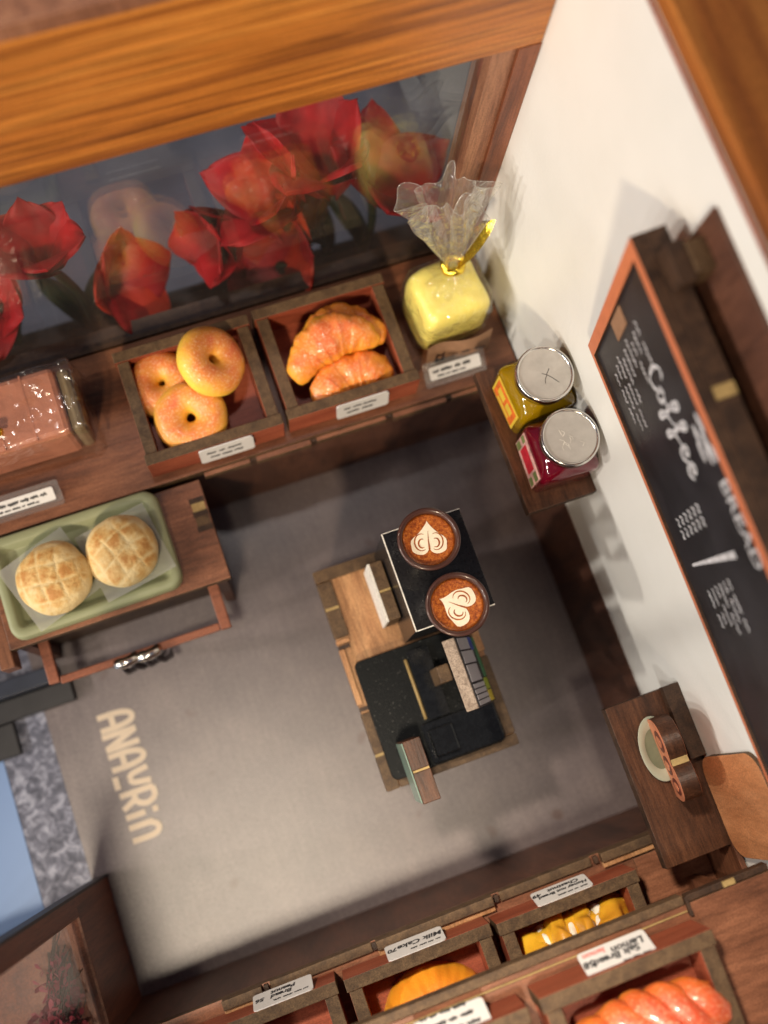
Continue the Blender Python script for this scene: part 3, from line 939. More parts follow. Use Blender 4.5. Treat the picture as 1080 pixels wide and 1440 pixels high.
def fan(cx, topc, wid, seed, d, ln):
    top = Vector(topc)
    ax = (top - NK)
    side = Vector((math.cos(d), math.sin(d), 0))
    nrm = ax.normalized().cross(side)
    def fn(u, v):
        s = (u - 0.5)
        wv = wid * (0.12 + 0.88 * v ** 0.9)
        p = NK + ax * v * (1 - 0.16 * abs(s) ** 1.5 + 0.07 * math.sin(7 * u + seed))
        p = p + side * s * wv + nrm * (0.30 * wv * math.cos(s * math.pi * 1.3) - 0.16 * wv + 0.07 * v * math.sin(s * 11 + seed))
        return tuple(p)
    mb_ = MB().surf(fn, 26, 16)
    mb_.tube([fn(0, .3 + .7 * k / 10) for k in range(11)] + [fn(k / 25, 1) for k in range(1, 26)] + [fn(1, 1 - .7 * k / 10) for k in range(1, 11)], 0.012, 5)
    return mb_
TOPC = Vector((4.78, 7.40, 6.95))
def pleats(u, v):
    a = u * 2 * math.pi
    w_ = v ** 0.85
    rad = 0.10 + 0.56 * w_ * (1 + .10 * math.sin(3 * a + 1))
    pl = 0.34 * w_ * math.sin(5 * a + 1.2 * math.sin(2 * a)) + .14 * w_ * math.sin(13 * a + 5 * v) + .08 * w_ * nz((math.cos(a) * 2, math.sin(a) * 2, v * 3), 1.6, 2)
    r_ = rad * (1 + pl)
    c = NK.lerp(TOPC, v * (1 - .10 * math.sin(4 * a + .6) - .06 * math.sin(9 * a)))
    return tuple(c + Vector((r_ * math.cos(a), .42 * r_ * math.sin(a), -.25 * r_ * math.cos(a) * 0 )))
mb = MB().surf(pleats, 160, 20, True)
mb.tube([pleats(k / 160, 1) for k in range(161)], 0.010, 5)
mb.build('bag_top', 'fan', bg, smooth=True)
fan(0, (5.28, 7.30, 6.7), 0.62, 5.2, R(-20), 1).build('bag_top', 'fan', bg, smooth=True)
def ring_pts():
    return [(NK.x + 0.16 * math.cos(a), NK.y + 0.16 * math.sin(a), NK.z + 0.05 * math.sin(a * 3)) for a in [2 * math.pi * k / 16 for k in range(17)]]
MB().tube(ring_pts(), 0.075, 8).build('gold_tie', 'gold', bg, smooth=True)
def ribb(u, v):
    p = Vector((NK.x + .05, NK.y - .1, NK.z)).lerp(Vector((5.68, 7.20, 5.95)), u)
    w_ = 0.06 + 0.11 * math.sin(u * math.pi * .8)
    tw = u * 2.4 + 0.4
    return tuple(p + Vector((math.cos(tw) * .8, math.sin(tw), .5 * math.sin(tw * 2))) * w_ * (v - .5) * 2)
MB().surf(ribb, 24, 6).build('ribbon_tail', 'gold', bg, smooth=True)
def band(u, v):
    x_ = 4.36 + 1.30 * u
    return (x_, 5.98 + 0.05 * math.sin(7 * u) - 0.10 * (1 - v), 3.22 + 0.80 * v + 0.03 * math.sin(9 * u + 1))
MB().surf(band, 24, 5).build('paper_band', 'kraft', bg, smooth=True)
pb = bg.children[-1]
textmesh('lettering', 'M', 0.30, 'ink', pb, Matrix.Translation((-.40, -.745, .42)) @ Matrix.Rotation(R(90), 4, 'X') , bold=0.004)
mb = MB()
scribble(mb, -.26, .52, .42, .12, 0.0, 71, 0.03)
mb.build('lettering', 'ink', pb, M4=Matrix.Translation((0, -.745, 0)) @ Matrix.Rotation(R(90), 4, 'X'), local=True)

# ------------------------------------------------------------------ order counter in the middle
oc = thing('order_counter', 'small free standing wooden order counter in the middle of the floor', 'counter', (2.35, 0.85, 0))
X0, X1, Y0, Y1, ZT = 1.10, 3.62, -1.22, 2.90, 3.0
MB().box(X0 + .02, X1 - .02, Y0 + .02, Y1 - .02, 2.74, 2.92).build('top', 'ply', oc)
rim = [  # x0,x1,y0,y1,material
    (X0, X0 + .27, 1.62, Y1 - .24, 'burnt'), (X0, X0 + .25, 1.50, 1.58, 'ply'), (X0, X0 + .10, 0.36, 1.40, 'ply'),
    (X0, X0 + .20, -.55, 0.20, 'burnt'), (X0, X0 + .24, Y0, -.58, 'burnt'),
    (X0, X1, Y1 - .22, Y1, 'burnt'), (X0 + .26, X1, Y0, Y0 + .2, 'burnt'),
    (X1 - .22, X1, 1.2, Y1 - .24, 'burnt'), (X1 - .22, X1, 0.55, 1.1, 'ply'), (X1 - .22, X1, Y0 + .22, 0.45, 'burnt')]
for a, b_, c_, d_, mt_ in rim:
    MB().box(a, b_, c_, d_, 2.75, ZT).build('rim_strip', mt_, oc, bevel=0.012)
for yy in (1.44, 0.28):
    MB().box(X0 + .01, X0 + .22, yy - .035, yy + .035, 2.75, 2.985).build('slot', 'burnt_dark', oc)
for yy in (2.16, -0.57):
    MB().box(X0 + .005, X0 + .26, yy - .025, yy + .025, 2.95, 3.006).build('glue_line', 'dowel', oc)
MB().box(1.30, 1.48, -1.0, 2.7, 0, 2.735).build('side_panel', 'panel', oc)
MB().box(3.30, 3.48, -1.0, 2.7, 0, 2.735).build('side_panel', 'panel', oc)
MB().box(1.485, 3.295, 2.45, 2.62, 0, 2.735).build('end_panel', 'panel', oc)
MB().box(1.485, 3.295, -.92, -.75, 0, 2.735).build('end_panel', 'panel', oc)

# coffee machine: black box with worn white edges
cm_ = thing('coffee_machine', 'black box shaped coffee machine with worn white edges', 'coffee machine', (2.95, 2.0, 3.005))
bx0, bx1, by0, by1, bz0, bz1 = 2.27, 3.66, 1.13, 2.84, 3.005, 4.98
MB().box(bx0, bx1, by0, by1, bz0, bz1).build('body', 'black', cm_, bevel=0.01)
ww = 0.022
for e in ((bx0 - .004, bx0 + ww * .8, by0, by1), (bx0 + ww + .003, bx1, by0 - .004, by0 + ww * .7), (bx0 + ww + .003, bx1, by1 - ww * .35, by1 + .004)):
    MB().box(*e, bz1 - .012, bz1 + .006).build('worn_edge', 'white_edge', cm_)

def heart(n=40, s=1.0):
    pts = []
    for k in range(n):
        t = 2 * math.pi * k / n
        x = 16 * math.sin(t) ** 3
        y = 13 * math.cos(t) - 5 * math.cos(2 * t) - 2 * math.cos(3 * t) - math.cos(4 * t)
        pts.append((x / 17 * s, (y + 2) / 17 * s))
    return pts
def latte(label, x, y, rot):
    t = thing('latte_cup', label, 'cup', (x, y, 4.99), (0, 0, rot), 'latte cups')
    prof = [(0.0, 0.0), (0.33, 0.0), (0.35, 0.03), (0.42, 0.45), (0.485, 0.86), (0.505, 0.90), (0.50, 0.925), (0.47, 0.935), (0.435, 0.92), (0.42, 0.88), (0.412, 0.80), (0.41, 0.70)]
    MB().lathe(prof, 64).build('cup', 'cup', t, local=True, smooth=True)
    MB().lathe([(0.0, 0.835), (0.38, 0.835), (0.416, 0.842), (0.418, 0.80)], 56).build('coffee', 'crema', t, local=True, smooth=True)
    mb = MB()
    wob = random.Random(int(rot * 1000))
    ph_ = wob.uniform(0, 6)
    h = [(a * (1 + .05 * math.sin(3 * b_ * 9 + ph_)), b_ * (1 + .05 * math.sin(14 * a + ph_))) for a, b_ in heart(48, wob.uniform(.31, .335))]
    mb.add([(0, -.0, 0.8385)] + [(a, b_ - .02, 0.8385) for a, b_ in h], [(0, (k + 1) % 48 + 1, k + 1) for k in range(48)])
    art = mb.build('milk_heart', 'milk', t, local=True)
    mb = MB()
    z = 0.8405
    for s in (-1, 1):
        for r_, wd, cx, cy in ((0.118, 0.022, .118, .055), (0.062, 0.026, .108, .075)):
            pts = []
            for k in range(22):
                a = R(-115 + 235 * k / 21)
                pts.append((s * (cx + r_ * math.cos(a) * .92), cy - .02 + r_ * math.sin(a) * 1.15))
            pts = pts if s > 0 else pts[::-1]
            wds = [wd * (0.25 + 0.75 * math.sin(math.pi * (k + .5) / 22)) for k in range(22)]
            mb.ribbon(pts, wds, z)
            z += 0.0008
    mb.ribbon([(0, .16), (.006, .02), (0, -.14)], [.03, .016, .004], z)
    mb.build('crema_line', 'crema', t, local=True)
    return t
latte('brown cup of latte at the back of the black machine', 2.84, 2.38, R(166))
latte('brown cup of latte overhanging the front of the black machine', 2.91, 1.265, R(233))

# small card stand left of the machine
cs = thing('card_stand', 'small burnt wood block with a white face left of the machine', 'sign', (2.1, 2.0, 3.0))
MB().box(2.03, 2.245, 2.08, 2.58, 3.005, 4.0).build('block', 'burnt', cs, bevel=0.012)
MB().box(2.03, 2.245, 1.52, 2.03, 3.005, 4.0).build('block', 'burnt', cs, bevel=0.012)
MB().box(2.04, 2.24, 2.033, 2.077, 3.005, 3.985).build('glue_line', 'dowel', cs)
MB().box(1.985, 2.026, 1.52, 2.58, 3.005, 3.98).build('white_face', 'white_edge', cs)

# cash register: drawer slab, tilted screen, customer display
pos = thing('cash_register', 'black till with a tilted touch screen on the order counter', 'cash register', (2.4, 0, 3.0))
MB().prism(rounded(1.26, 3.42, -1.08, 1.10, 0.12, 6), 3.003, 3.10).build('base_plate', 'blackspeck', pos, bevel=0.015)
MB().prism(rounded(2.02, 3.38, -1.05, -.32, 0.06, 4), 3.103, 3.20).build('printer_step', 'blackgloss', pos, bevel=0.02)
MB().prism(rounded(2.22, 2.62, -.30, .98, 0.04, 3), 3.103, 3.16).build('hinge_plate', 'blackgloss', pos, bevel=0.01)
MB().tube([(2.16, 0.85, 3.13), (2.16, -.26, 3.13)], 0.03, 8).build('hinge_rod', 'dowel', pos, smooth=True)
MB().box(2.10, 2.55, -.95, -.45, 3.203, 3.30).build('printer_lid', 'blackgloss', pos, bevel=0.03)
MB().box(2.50, 2.72, .22, .52, 3.163, 4.1).build('screen_stand', 'burnt', pos, bevel=0.02)
# screen panel: top edge at x 2.62..2.86 z 4.75, leaning out to x 3.4 at z 3.35
Ms = basis((3.44, 0.0, 3.22), (0, 1, 0), (-0.58, 0, 1.52))
sp_ = MB().box(-0.36, 0.86, 0, 1.63, -0.22, 0.0).build('screen_panel', 'greyply', pos, M4=Ms, bevel=0.015)
Mi = Matrix.Translation(-BASE[pos.name]) @ Ms
def cell(a, b_, c_, d_, mt_, z=0.012):
    MB().box(a, b_, c_, d_, z - .008, z).build('screen_tile', mt_, sp_, M4=Mi, local=True)
cell(-.355, .855, 0.02, 1.60, 'screen_bg', 0.011)
for k in range(4):
    cell(-.33 + k * .095, -.255 + k * .095, .55, 1.5, 'screen_grey', .022)
cell(.07, .36, .62, 1.5, 'screen_grey', .022)
cell(.39, .60, .55, 1.5, 'screen_grey', .022)
cell(.10, .82, .10, .32, 'screen_green', .022)
cell(.60, .83, .38, .60, 'screen_blue', .022)
cell(-.12, .08, .16, .48, 'screen_lime', .022)
cell(-.33, -.14, .16, .48, 'screen_yellow', .022)
cell(.63, .83, .66, 1.5, 'screen_grey', .022)

cd = thing('customer_display', 'narrow wooden customer display overhanging the front of the order counter', 'display', (1.6, -1.0, 3.1))
MB().box(1.50, 1.80, -1.50, -.99, 3.45, 4.55, 'x').build('panel', ['walnut', 'walnut'], cd, bevel=0.012)
MB().box(1.50, 1.80, -.95, -.46, 3.45, 4.55, 'x').build('panel', ['walnut', 'walnut'], cd, bevel=0.012)
MB().box(1.51, 1.79, -.988, -.952, 3.45, 4.54).build('glue_line', 'dowel', cd)
MB().box(1.475, 1.496, -1.48, -.48, 3.5, 4.5).build('screen', 'mint', cd)
MB().box(1.48, 1.72, -.80, -.60, 3.105, 3.445).build('stand', 'blackgloss', cd)

# ------------------------------------------------------------------ wall shelves
def shelf(label, y0, y1):
    t = thing('wall_shelf', label, 'shelf', (5.5, (y0 + y1) / 2, 4.35), group='dark wall shelves')
    MB().box(4.86, 6.145, y0, y1, 4.36, 4.60, 'z').build('board', ['walnut', 'burnt_dark'], t, bevel=0.015)
    MB().box(5.4, 6.145, (y0 + y1) / 2 - .1, (y0 + y1) / 2 + .1, 3.6, 4.355, 'y').build('bracket', ['burnt_dark', 'burnt_dark'], t)
    return t
shelf('dark walnut wall shelf holding the two jars', 2.43, 5.12)
shelf('dark walnut wall shelf holding the bread shaped sign', -3.78, -1.08)
sb = thing('shelf_upright', 'dark notched upright between the shelf and the white wall', 'bracket', (6.0, -1.9, 4.6))
MB().box(5.86, 6.145, -2.30, -1.06, 4.603, 4.78).build('board', 'burnt_dark', sb, bevel=0.01)

def jar(label, x, y, rot, glassm, kind):
    t = thing('jar', label, 'jar', (x, y, 4.603), (0, 0, rot), 'square jars on the wall shelf')
    hw = 0.52
    prof = [(1.0 - .06, 0.0), (1.0, 0.05), (1.0, 0.72), (0.97, 0.80), (0.80, 0.96), (0.70, 1.02), (0.68, 1.10)]
    rings = []
    for s, zz in prof:
        f = max(0.0, min(1, (zz - .78) / .25))
        base = rounded(-hw * s, hw * s, -hw * s, hw * s, 0.10 + f * (hw * s - .12), 8)
        rings.append([(a, b_, zz) for a, b_ in base])
    n = len(rings[0])
    fs = []
    for i in range(len(rings) - 1):
        for k in range(n):
            fs.append((i * n + k, i * n + (k + 1) % n, (i + 1) * n + (k + 1) % n, (i + 1) * n + k))
    fs.append(tuple(reversed(range(n))))
    fs.append(tuple(range((len(rings) - 1) * n, len(rings) * n)))
    MB().add([q for r_ in rings for q in r_], fs).build('glass_body', glassm, t, local=True, smooth=True)
    lr = 0.485
    lid = MB().lathe([(0.0, 1.31), (lr - .05, 1.31), (lr - .035, 1.325)], 56).build('lid', 'lid', t, local=True)
    MB().lathe([(lr - .05, 1.312), (lr - .03, 1.335), (lr, 1.325), (lr + .008, 1.29), (lr, 1.12), (lr - .03, 1.08), (0, 1.08)], 56).build('lid_rim', 'steel', lid, local=True, smooth=True)
    mb_ = MB()
    if kind == 'honey':
        for kk, ln_ in enumerate(([(-.05, .02), (.02, -.03), (.08, -.10), (.16, -.22)], [(.02, -.03), (-.04, -.10), (-.06, -.16)], [(.02, -.02), (.10, .06)])):
            mb_.ribbon(smoothline(ln_, 4), .009, 1.3135 + kk * .0006)
        mb_.build('scratch_glint', 'slate', lid, local=True, kind='stuff')
    else:
        for kk in range(9):
            x_, y_ = random.uniform(-.2, .15), random.uniform(-.22, .2)
            mb_.ribbon(smoothline([(x_, y_), (x_ + random.uniform(-.06, .06), y_ + .05), (x_ + random.uniform(-.05, .05), y_ + .10)], 3), random.uniform(.008, .022), 1.3135 + kk * .0006)
        mb_.build('scratch_glint', 'white_edge', lid, local=True, kind='stuff')  # pale strokes paint blotchy highlights on the jam lid
    # label on the room side
    if kind == 'honey':
        la = MB().box(-hw - .022, -hw - .006, -.40, .40, .08, .70).build('label', 'label_gold', t, local=True)
        MB().box(-hw - .030, -hw - .024, -.35, .35, .13, .65).build('label_print', 'label_orange', la, local=True)
        for k, (a, b_, c_, d_) in enumerate(((-.25, -.05, .34, .56), (.02, .25, .34, .56), (-.22, .2, .18, .27))):
            MB().box(-hw - .036, -hw - .032, a, b_, c_, d_).build('label_print', 'label_gold', la, local=True)
    else:
        la = MB().box(-hw - .022, -hw - .006, -.42, .42, .06, .72).build('label', 'label_pink', t, local=True)
        MB().box(-hw - .030, -hw - .024, -.20, .24, .20, .60).build('label_print', 'label_red', la, local=True)
        for a, b_, c_, d_ in ((-.40, -.26, .12, .30), (-.40, -.25, .45, .64), (.27, .40, .10, .34), (.28, .40, .5, .66)):
            MB().box(-hw - .030, -hw - .024, a, b_, c_, d_).build('label_print', 'label_green', la, local=True)
    return t
jar('honey yellow square jar with orange label and round metal lid', 5.60, 4.36, R(3), 'honey', 'honey')
jar('deep red square jam jar with floral label and round metal lid', 5.60, 3.22, R(-2), 'jam', 'jam')

# oval plate and bread-shaped sign
pl = thing('oval_plate', 'pale green oval plate behind the bread shaped sign', 'plate', (5.44, -1.96, 4.603), (0, 0, R(-4)))
def ov(prof):
    def fn(u, v):
        r_, zz = prof[int(round(v * (len(prof) - 1)))]
        a = u * 2 * math.pi
        return (0.31 * r_ * math.cos(a), 0.54 * r_ * math.sin(a), zz)
    return fn
P1 = [(0, .0), (.55, .0), (.97, .07), (1.0, .085), (.97, .09), (.6, .03)]
MB().surf(ov(P1), 48, 6, True).build('rim', 'pale_green', pl, local=True, smooth=True)
MB().surf(ov([(0.0, .034), (.45, .034), (.62, .038)]), 40, 3, True).build('well', 'moss', pl, local=True, smooth=True)

bs = thing('bread_sign', 'bread shaped wooden cut-out with a salmon printed face on the shelf', 'sign', (5.55, -2.2, 4.603))
out = smoothline([(-.68, 0.0), (-.70, .35), (-.66, .78), (-.52, 1.02), (-.32, 1.10), (-.12, 1.02), (0.0, 0.94), (.10, 1.04), (.28, 1.12), (.46, 1.06), (.60, .86), (.66, .45), (.64, 0.0)], 5)
Mb = basis((5.46, -2.15, 4.605), (0, -1, 0), (-0.20, 0, 1))
MB().prism(out, -0.29, 0.0, Mb, 0, 1).build('board', ['salmon', 'walnut'], bs, bevel=0.012)
for cx, cy, a, b_ in ((-.34, .62, .18, .30), (.06, .50, .16, .28), (.40, .60, .14, .30)):
    el = [(cx + a * math.cos(t), cy + b_ * math.sin(t)) for t in [2 * math.pi * k / 24 for k in range(24)]]
    e2 = [(cx + a * .55 * math.cos(t), cy + b_ * .6 * math.sin(t)) for t in [2 * math.pi * k / 24 for k in range(24)]]
    MB().prism(el, 0.002, 0.008, Mb).build('print', 'maroon', bs)
    MB().prism(e2, 0.010, 0.016, Mb).build('print', 'salmon', bs)
MB().box(-.09, .09, .935, .975, -.28, -.01).build('glue_line', 'dowel', bs, M4=Mb)

# cutting board leaning on the wall
Mc = basis((6.02, -2.32, 4.70), (0, -1, 0), (0.03, 0.04, 1))
cb = thing('cutting_board', 'amber round cornered cutting board leaning on the white wall', 'cutting board', (6.0, -3.2, 4.6))
MB().prism(rounded(0.0, 1.66, -.06, 2.10, 0.36, 8), -0.20, 0.0, Mc, 0, 1).build('board', ['amber_ply', 'burnt'], cb, bevel=0.012)

# ------------------------------------------------------------------ menu board
Mm = basis((6.02, 4.25, 7.15), (0, -1, 0), (-0.57, 0, 3.85))
mbd = thing('menu_board', 'black chalk menu board with an orange frame leaning off the white wall', 'menu board', (6.02, 4.25, 7.15))
Lm, Hm = 8.6, 3.89
def mpart(name, mb, mat, parent=None, **kw):
    p_ = parent or mbd
    return mb.build(name, mat, p_, M4=(Mm if parent is None else Matrix.Translation(-BASE[mbd.name]) @ Mm), local=parent is not None, **kw)
face = mpart('board_face', MB().box(.02, Lm, .02, Hm - .02, -.10, 0.0), 'chalkboard')
fr = .27
for a, b_, c_, d_ in ((0, fr * .8, .13, Hm - fr * .75), (0, Lm, Hm - fr * .75 + .002, Hm), (0, Lm, 0, .128)):
    fm = MB().box(a, b_, c_, d_, -.13, .05, 'z')
    mpart('frame_rail', fm, ['orange_edge', 'burnt_dark'], bevel=.01)
mpart('top_edge', MB().box(0, Lm, Hm - .30, Hm - .004, -.40, -.132), 'burnt_dark', bevel=0.01)
mpart('glue_line', MB().box(2.02, 2.18, Hm - .02, Hm + .004, -.39, -.135), 'dowel')
MB().box(6.08, 6.146, -9, 4.02, 7.6, 11.7).build('back_panel', 'panel', mbd)
for y in (3.68, -2.6):
    MB().box(5.84, 6.075, y - .20, y + .20, 10.9, 11.32).build('bracket', 'burnt', mbd, bevel=0.01)
    MB().box(5.62, 5.837, y - .26, y + .26, 10.7, 11.28).build('bracket', 'burnt_dark', mbd, bevel=0.01)
mpart('wood_tab', MB().box(.24, .52, 1.55, 2.25, .002, .012), 'kraft')

# chalk writing: script Coffee
def script_coffee():
    mb = MB()
    z = 0.006
    S = 0.27
    strokes = []
    x = 0.0
    strokes.append([(.78, 1.18), (.62, 1.42), (.30, 1.38), (.05, .95), (.06, .42), (.32, .06), (.70, .12), (.98, .40)])
    strokes.append([(.98, .40), (1.02, .70), (1.28, .86), (1.50, .66), (1.48, .28), (1.25, .10), (1.05, .25), (1.04, .55), (1.3, .80), (1.75, .62)])
    for k in range(2):
        o_ = 1.75 + k * .95
        strokes.append([(o_, .62), (o_ + .35, 1.0), (o_ + .62, 1.55), (o_ + .45, 1.80), (o_ + .28, 1.4), (o_ + .30, .3), (o_ + .25, -.45), (o_ + .08, -.52), (o_ + .10, -.1), (o_ + .5, .35), (o_ + .95, .50)])
    for k in range(2):
        o_ = 3.65 + k * .85
        strokes.append([(o_, .48), (o_ + .45, .55), (o_ + .62, .80), (o_ + .38, .95), (o_ + .15, .62), (o_ + .22, .22), (o_ + .5, .10), (o_ + .85, .42)])
    for s in strokes:
        pts = smoothline([(a, b_) for a, b_ in s], 8)
        n = len(pts)
        wd = [0.040 + 0.038 * abs(math.sin(3.1 * k / n * math.pi)) for k in range(n)]
        mb.ribbon([(1.25 + a * .285, 2.22 + b_ * .40) for a, b_ in pts], wd, z)
        z += .0012
    return mb
mpart('lettering', script_coffee(), 'chalk', face)
# wheat emblem
mb = MB()
for k, (a, b_, an, l_) in enumerate(((2.14, 3.40, 12, .28), (2.22, 3.14, 6, .28), (2.34, 3.36, 6, .28), (2.42, 3.08, 0, .28), (2.50, 3.30, 4, .28), (2.56, 3.48, 8, .24))):
    pts = [(a + t * math.cos(R(an)) * l_, b_ + t * math.sin(R(an)) * l_) for t in [j / 8 for j in range(9)]]
    mb.ribbon(pts, [.02 + .11 * math.sin(math.pi * (j + .4) / 9) for j in range(9)], .006 + k * .0012)
mpart('emblem', mb, 'chalk', face)
textmesh('lettering', 'BREAD', 0.46, 'chalk', face, Matrix.Translation(-BASE[mbd.name]) @ Mm @ Matrix.Translation((2.98, 3.36, .006)) @ Matrix.Diagonal((.80, .95, 1, 1)), bold=0.004, align='LEFT')
mb = MB()
for k in range(9):
    scribble(mb, 0.62 + .06 * (k % 3), 1.15 + (.55 if k > 5 else 0.05 * k), 2.60 - k * .235, .13, .006, 100 + k, .030)
mpart('fine_print', mb, 'chalk_dim', face)
mb = MB()
z = .006
for row, x0 in ((0, 3.02), (1, 3.20)):
    for k in range(6):
        y = .72 + k * .24
        mb.ribbon(smoothline([(x0, y), (x0 + .05, y + .13), (x0 + .10, y + .02), (x0 + .13, y + .12)], 3), .032, z)
        z += .0006
mb.ribbon([(3.70 + .13 * j / 10, .63 + 2.1 * j / 10) for j in range(11)], [.04 + .006 * j for j in range(11)], z)
for k in range(6):
    scribble(mb, 4.06 + .01 * k, 4.72, 1.98 - k * .22, .12, .006 + .004, 200 + k, .028)
mpart('fine_print', mb, 'chalk', face)

# ------------------------------------------------------------------ front display counter
fc = thing('front_counter', 'two tier brown wooden display counter along the front', 'counter', (1, -5, 0))
MB().box(-4.44, 6.12, -3.60, -3.40, 0.0, 2.99).build('front_panel', 'panel', fc)
MB().box(-4.44, 6.12, -6.3, -3.40, 3.0, 3.2, 'z').build('lower_deck', ['deck', 'burnt'], fc, bevel=0.012)
for a, b_, up_ in ((-2.6, -1.92, 0.10), (-1.78, 0.0, 0.0), (0.08, 2.18, 0.12), (2.32, 4.02, 0.0), (4.20, 6.02, 0.10)):
    MB().box(a, b_, -3.56, -3.40, 3.203, 3.27 + up_, 'z').build('edge_strip', ['burnt', 'burnt'], fc, bevel=0.012)
    if up_:
        MB().box(a, b_, -3.66, -3.565, 3.203, 3.30, 'y').build('edge_strip', ['ply', 'ply'], fc, bevel=0.012)
for a in (-1.85, 0.04, 2.25, 4.11):
    MB().box(a - .035, a + .035, -3.54, -3.42, 3.203, 3.30).build('slot', 'burnt_dark', fc)
MB().box(4.75, 6.02, -4.5, -3.7, 3.203, 3.24, 'z').build('corner_plate', ['deck', 'burnt'], fc, bevel=0.01)
MB().box(6.03, 6.125, -9, -3.42, 3.203, 4.62).build('side_board', 'counter_y', fc, bevel=0.01)
# upper deck
MB().box(-4.4, 5.72, -7.2, -3.86, 6.40, 6.62, 'z').build('upper_deck', ['deck', 'burnt'], fc, bevel=0.012)
MB().box(-4.4, 4.35, -3.855, -3.73, 6.42, 6.66).build('edge_strip', 'burnt', fc, bevel=0.012)
MB().box(-4.4, 4.35, -3.955, -3.935, 6.623, 6.67).build('edge_strip', 'dowel', fc, bevel=0.01)
MB().box(4.42, 5.72, -3.855, -3.76, 6.40, 6.60).build('edge_strip', 'burnt_dark', fc, bevel=0.012)
MB().box(4.36, 4.41, -4.02, -3.75, 6.623, 6.69).build('slot', 'burnt_dark', fc)
MB().box(4.98, 5.16, -3.84, -3.76, 6.605, 6.66).build('glue_spot', 'dowel', fc)
MB().box(-4.4, 5.7, -6.2, -6.0, 3.203, 6.395).build('riser_panel', 'panel', fc)
MB().box(5.50, 5.70, -5.9, -4.3, 3.243, 6.395).build('side_panel', 'counter_y', fc)

def lines_milk(t, M4):
    w_text([('Milk Cake', 0.20, 0.06, -0.06, 'ink'), ('70', 0.17, 0.36, -0.02 + .0, 'ink')])(t, M4)
PI = math.pi
bread_tray('wooden tray on the lower tier tagged Milk Cake', (0.66, -4.76, 3.205), PI,
           w_text([('Milk Cake', 0.19, -0.10, -0.05, 'ink'), ('70', 0.16, 0.38, -0.04, 'ink')], [(-0.42, 0.05, 0.14, 3)]), -0.02, 14)
bread_tray('wooden tray on the lower tier tagged Chestnut Bread', (3.28, -4.82, 3.205), PI,
           w_text([('Chestnut', 0.15, -0.08, -0.13, 'ink'), ('Honey nut Bread', 0.125, -0.03, 0.01, 'ink'), ('49', 0.15, 0.41, -0.10, 'ink')], [(-0.42, 0.1, 0.16, 5)]), 0.0, 14)
bread_tray('wooden tray on the lower tier tagged Peanut Bread', (-1.98, -4.72, 3.205), PI,
           w_text([('Peanut', 0.15, -0.02, -0.13, 'ink'), ('Bread', 0.15, 0.02, 0.0, 'ink'), ('56', 0.15, 0.38, -0.02, 'ink')], [(-0.42, 0.2, 0.15, 8)]), -0.4, 14)
bread_tray('wooden tray on the upper tier tagged Lemon Salt Bread', (3.10, -5.17, 6.625), PI,
           w_text([('Lemon', 0.17, -0.20, -0.12 + .02, 'ink'), ('Salt Bread', 0.165, 0.0, 0.0, 'ink'), ('58', 0.16, 0.40, -0.02, 'ink'), ('lemon', 0.13, 0.27, -0.17, 'redink')], [(-0.42, 0.02, 0.155, 12)]), 0.02, 30)
bread_tray('wooden tray on the upper tier left of the braided loaf', (0.40, -5.20, 6.625), PI, w_scrib(33, 3), -.28, 30)

# milk cake dome
def cake(u, v):
    a = u * 2 * math.pi
    b = v * math.pi / 2
    wr_ = math.sin(9 * a + 5 * v) * 0.5 + math.sin(17 * a - 8 * v) * 0.4 + math.sin(31 * a + 3 * math.sin(a)) * .25
    r_ = 0.96 * math.cos(b) ** 0.85
    x_, y_ = r_ * math.cos(a), r_ * math.sin(a)
    s = 1 + 0.022 * wr_ * math.cos(b) ** .6 * min(1, 4 * math.sin(b) + .2) + .03 * nz((x_, y_, v), 1.6, 3)
    return (x_ * s, y_ * s * .95, 0.80 * math.sin(b) * (1 + .014 * wr_ * math.cos(b)))
o = MB().surf(cake, 160, 40, True).build('milk_cake', 'cake', smooth=True)
o.location = (0.68, -4.92, 3.30)
tag(o, 'round orange wrinkled dome cake in the Milk Cake tray', 'cake')

# chestnut bread: yellow ridges with cream between
ch = thing('cream_filled_bread', 'yellow ridged loaf with white cream between its ridges', 'bread', (3.28, -4.66, 3.30))
def slab(cx, hx, hy, hz, lean, k):
    mb = MB()
    def fn(u, v):
        a = u * 2 * math.pi
        b = (v - .15) / .85 * math.pi / 2 if v > .15 else 0
        zz = hz * math.sin(b) if v > .15 else -.05 + v
        x_ = hx * math.copysign(abs(math.cos(a)) ** .7, math.cos(a)) * math.cos(b) ** .55
        y_ = hy * math.copysign(abs(math.sin(a)) ** .9, math.sin(a)) * math.cos(b) ** .7
        s = .09 * nz((x_ + cx, y_, zz), 3.2, k)
        return (cx + x_ + lean * zz + s, y_ + s, zz + s * .6 + .03 * math.sin(y_ * 9 + k))
    return mb.surf(fn, 40, 22, True)
for cx, hx, hy, hz, ln, k in ((-.76, .30, .52, .62, .10, 1), (-.28, .24, .62, .86, .05, 2), (.24, .20, .64, .98, -.10, 3), (.74, .34, .55, .86, -.25, 4)):
    slab(cx, hx, hy, hz, ln, k).build('ridge', 'mango', ch, local=True, smooth=True)
slab(0, 1.12, .56, .56, 0, 6.5).build('loaf', 'mango', ch, local=True, smooth=True)
for cx, hz in ((-.52, .58), (-.02, .74), (.46, .78)):
    slab(cx, .13, .52, hz * .93, -.05, cx * 9).build('cream', 'cream', ch, local=True, smooth=True)

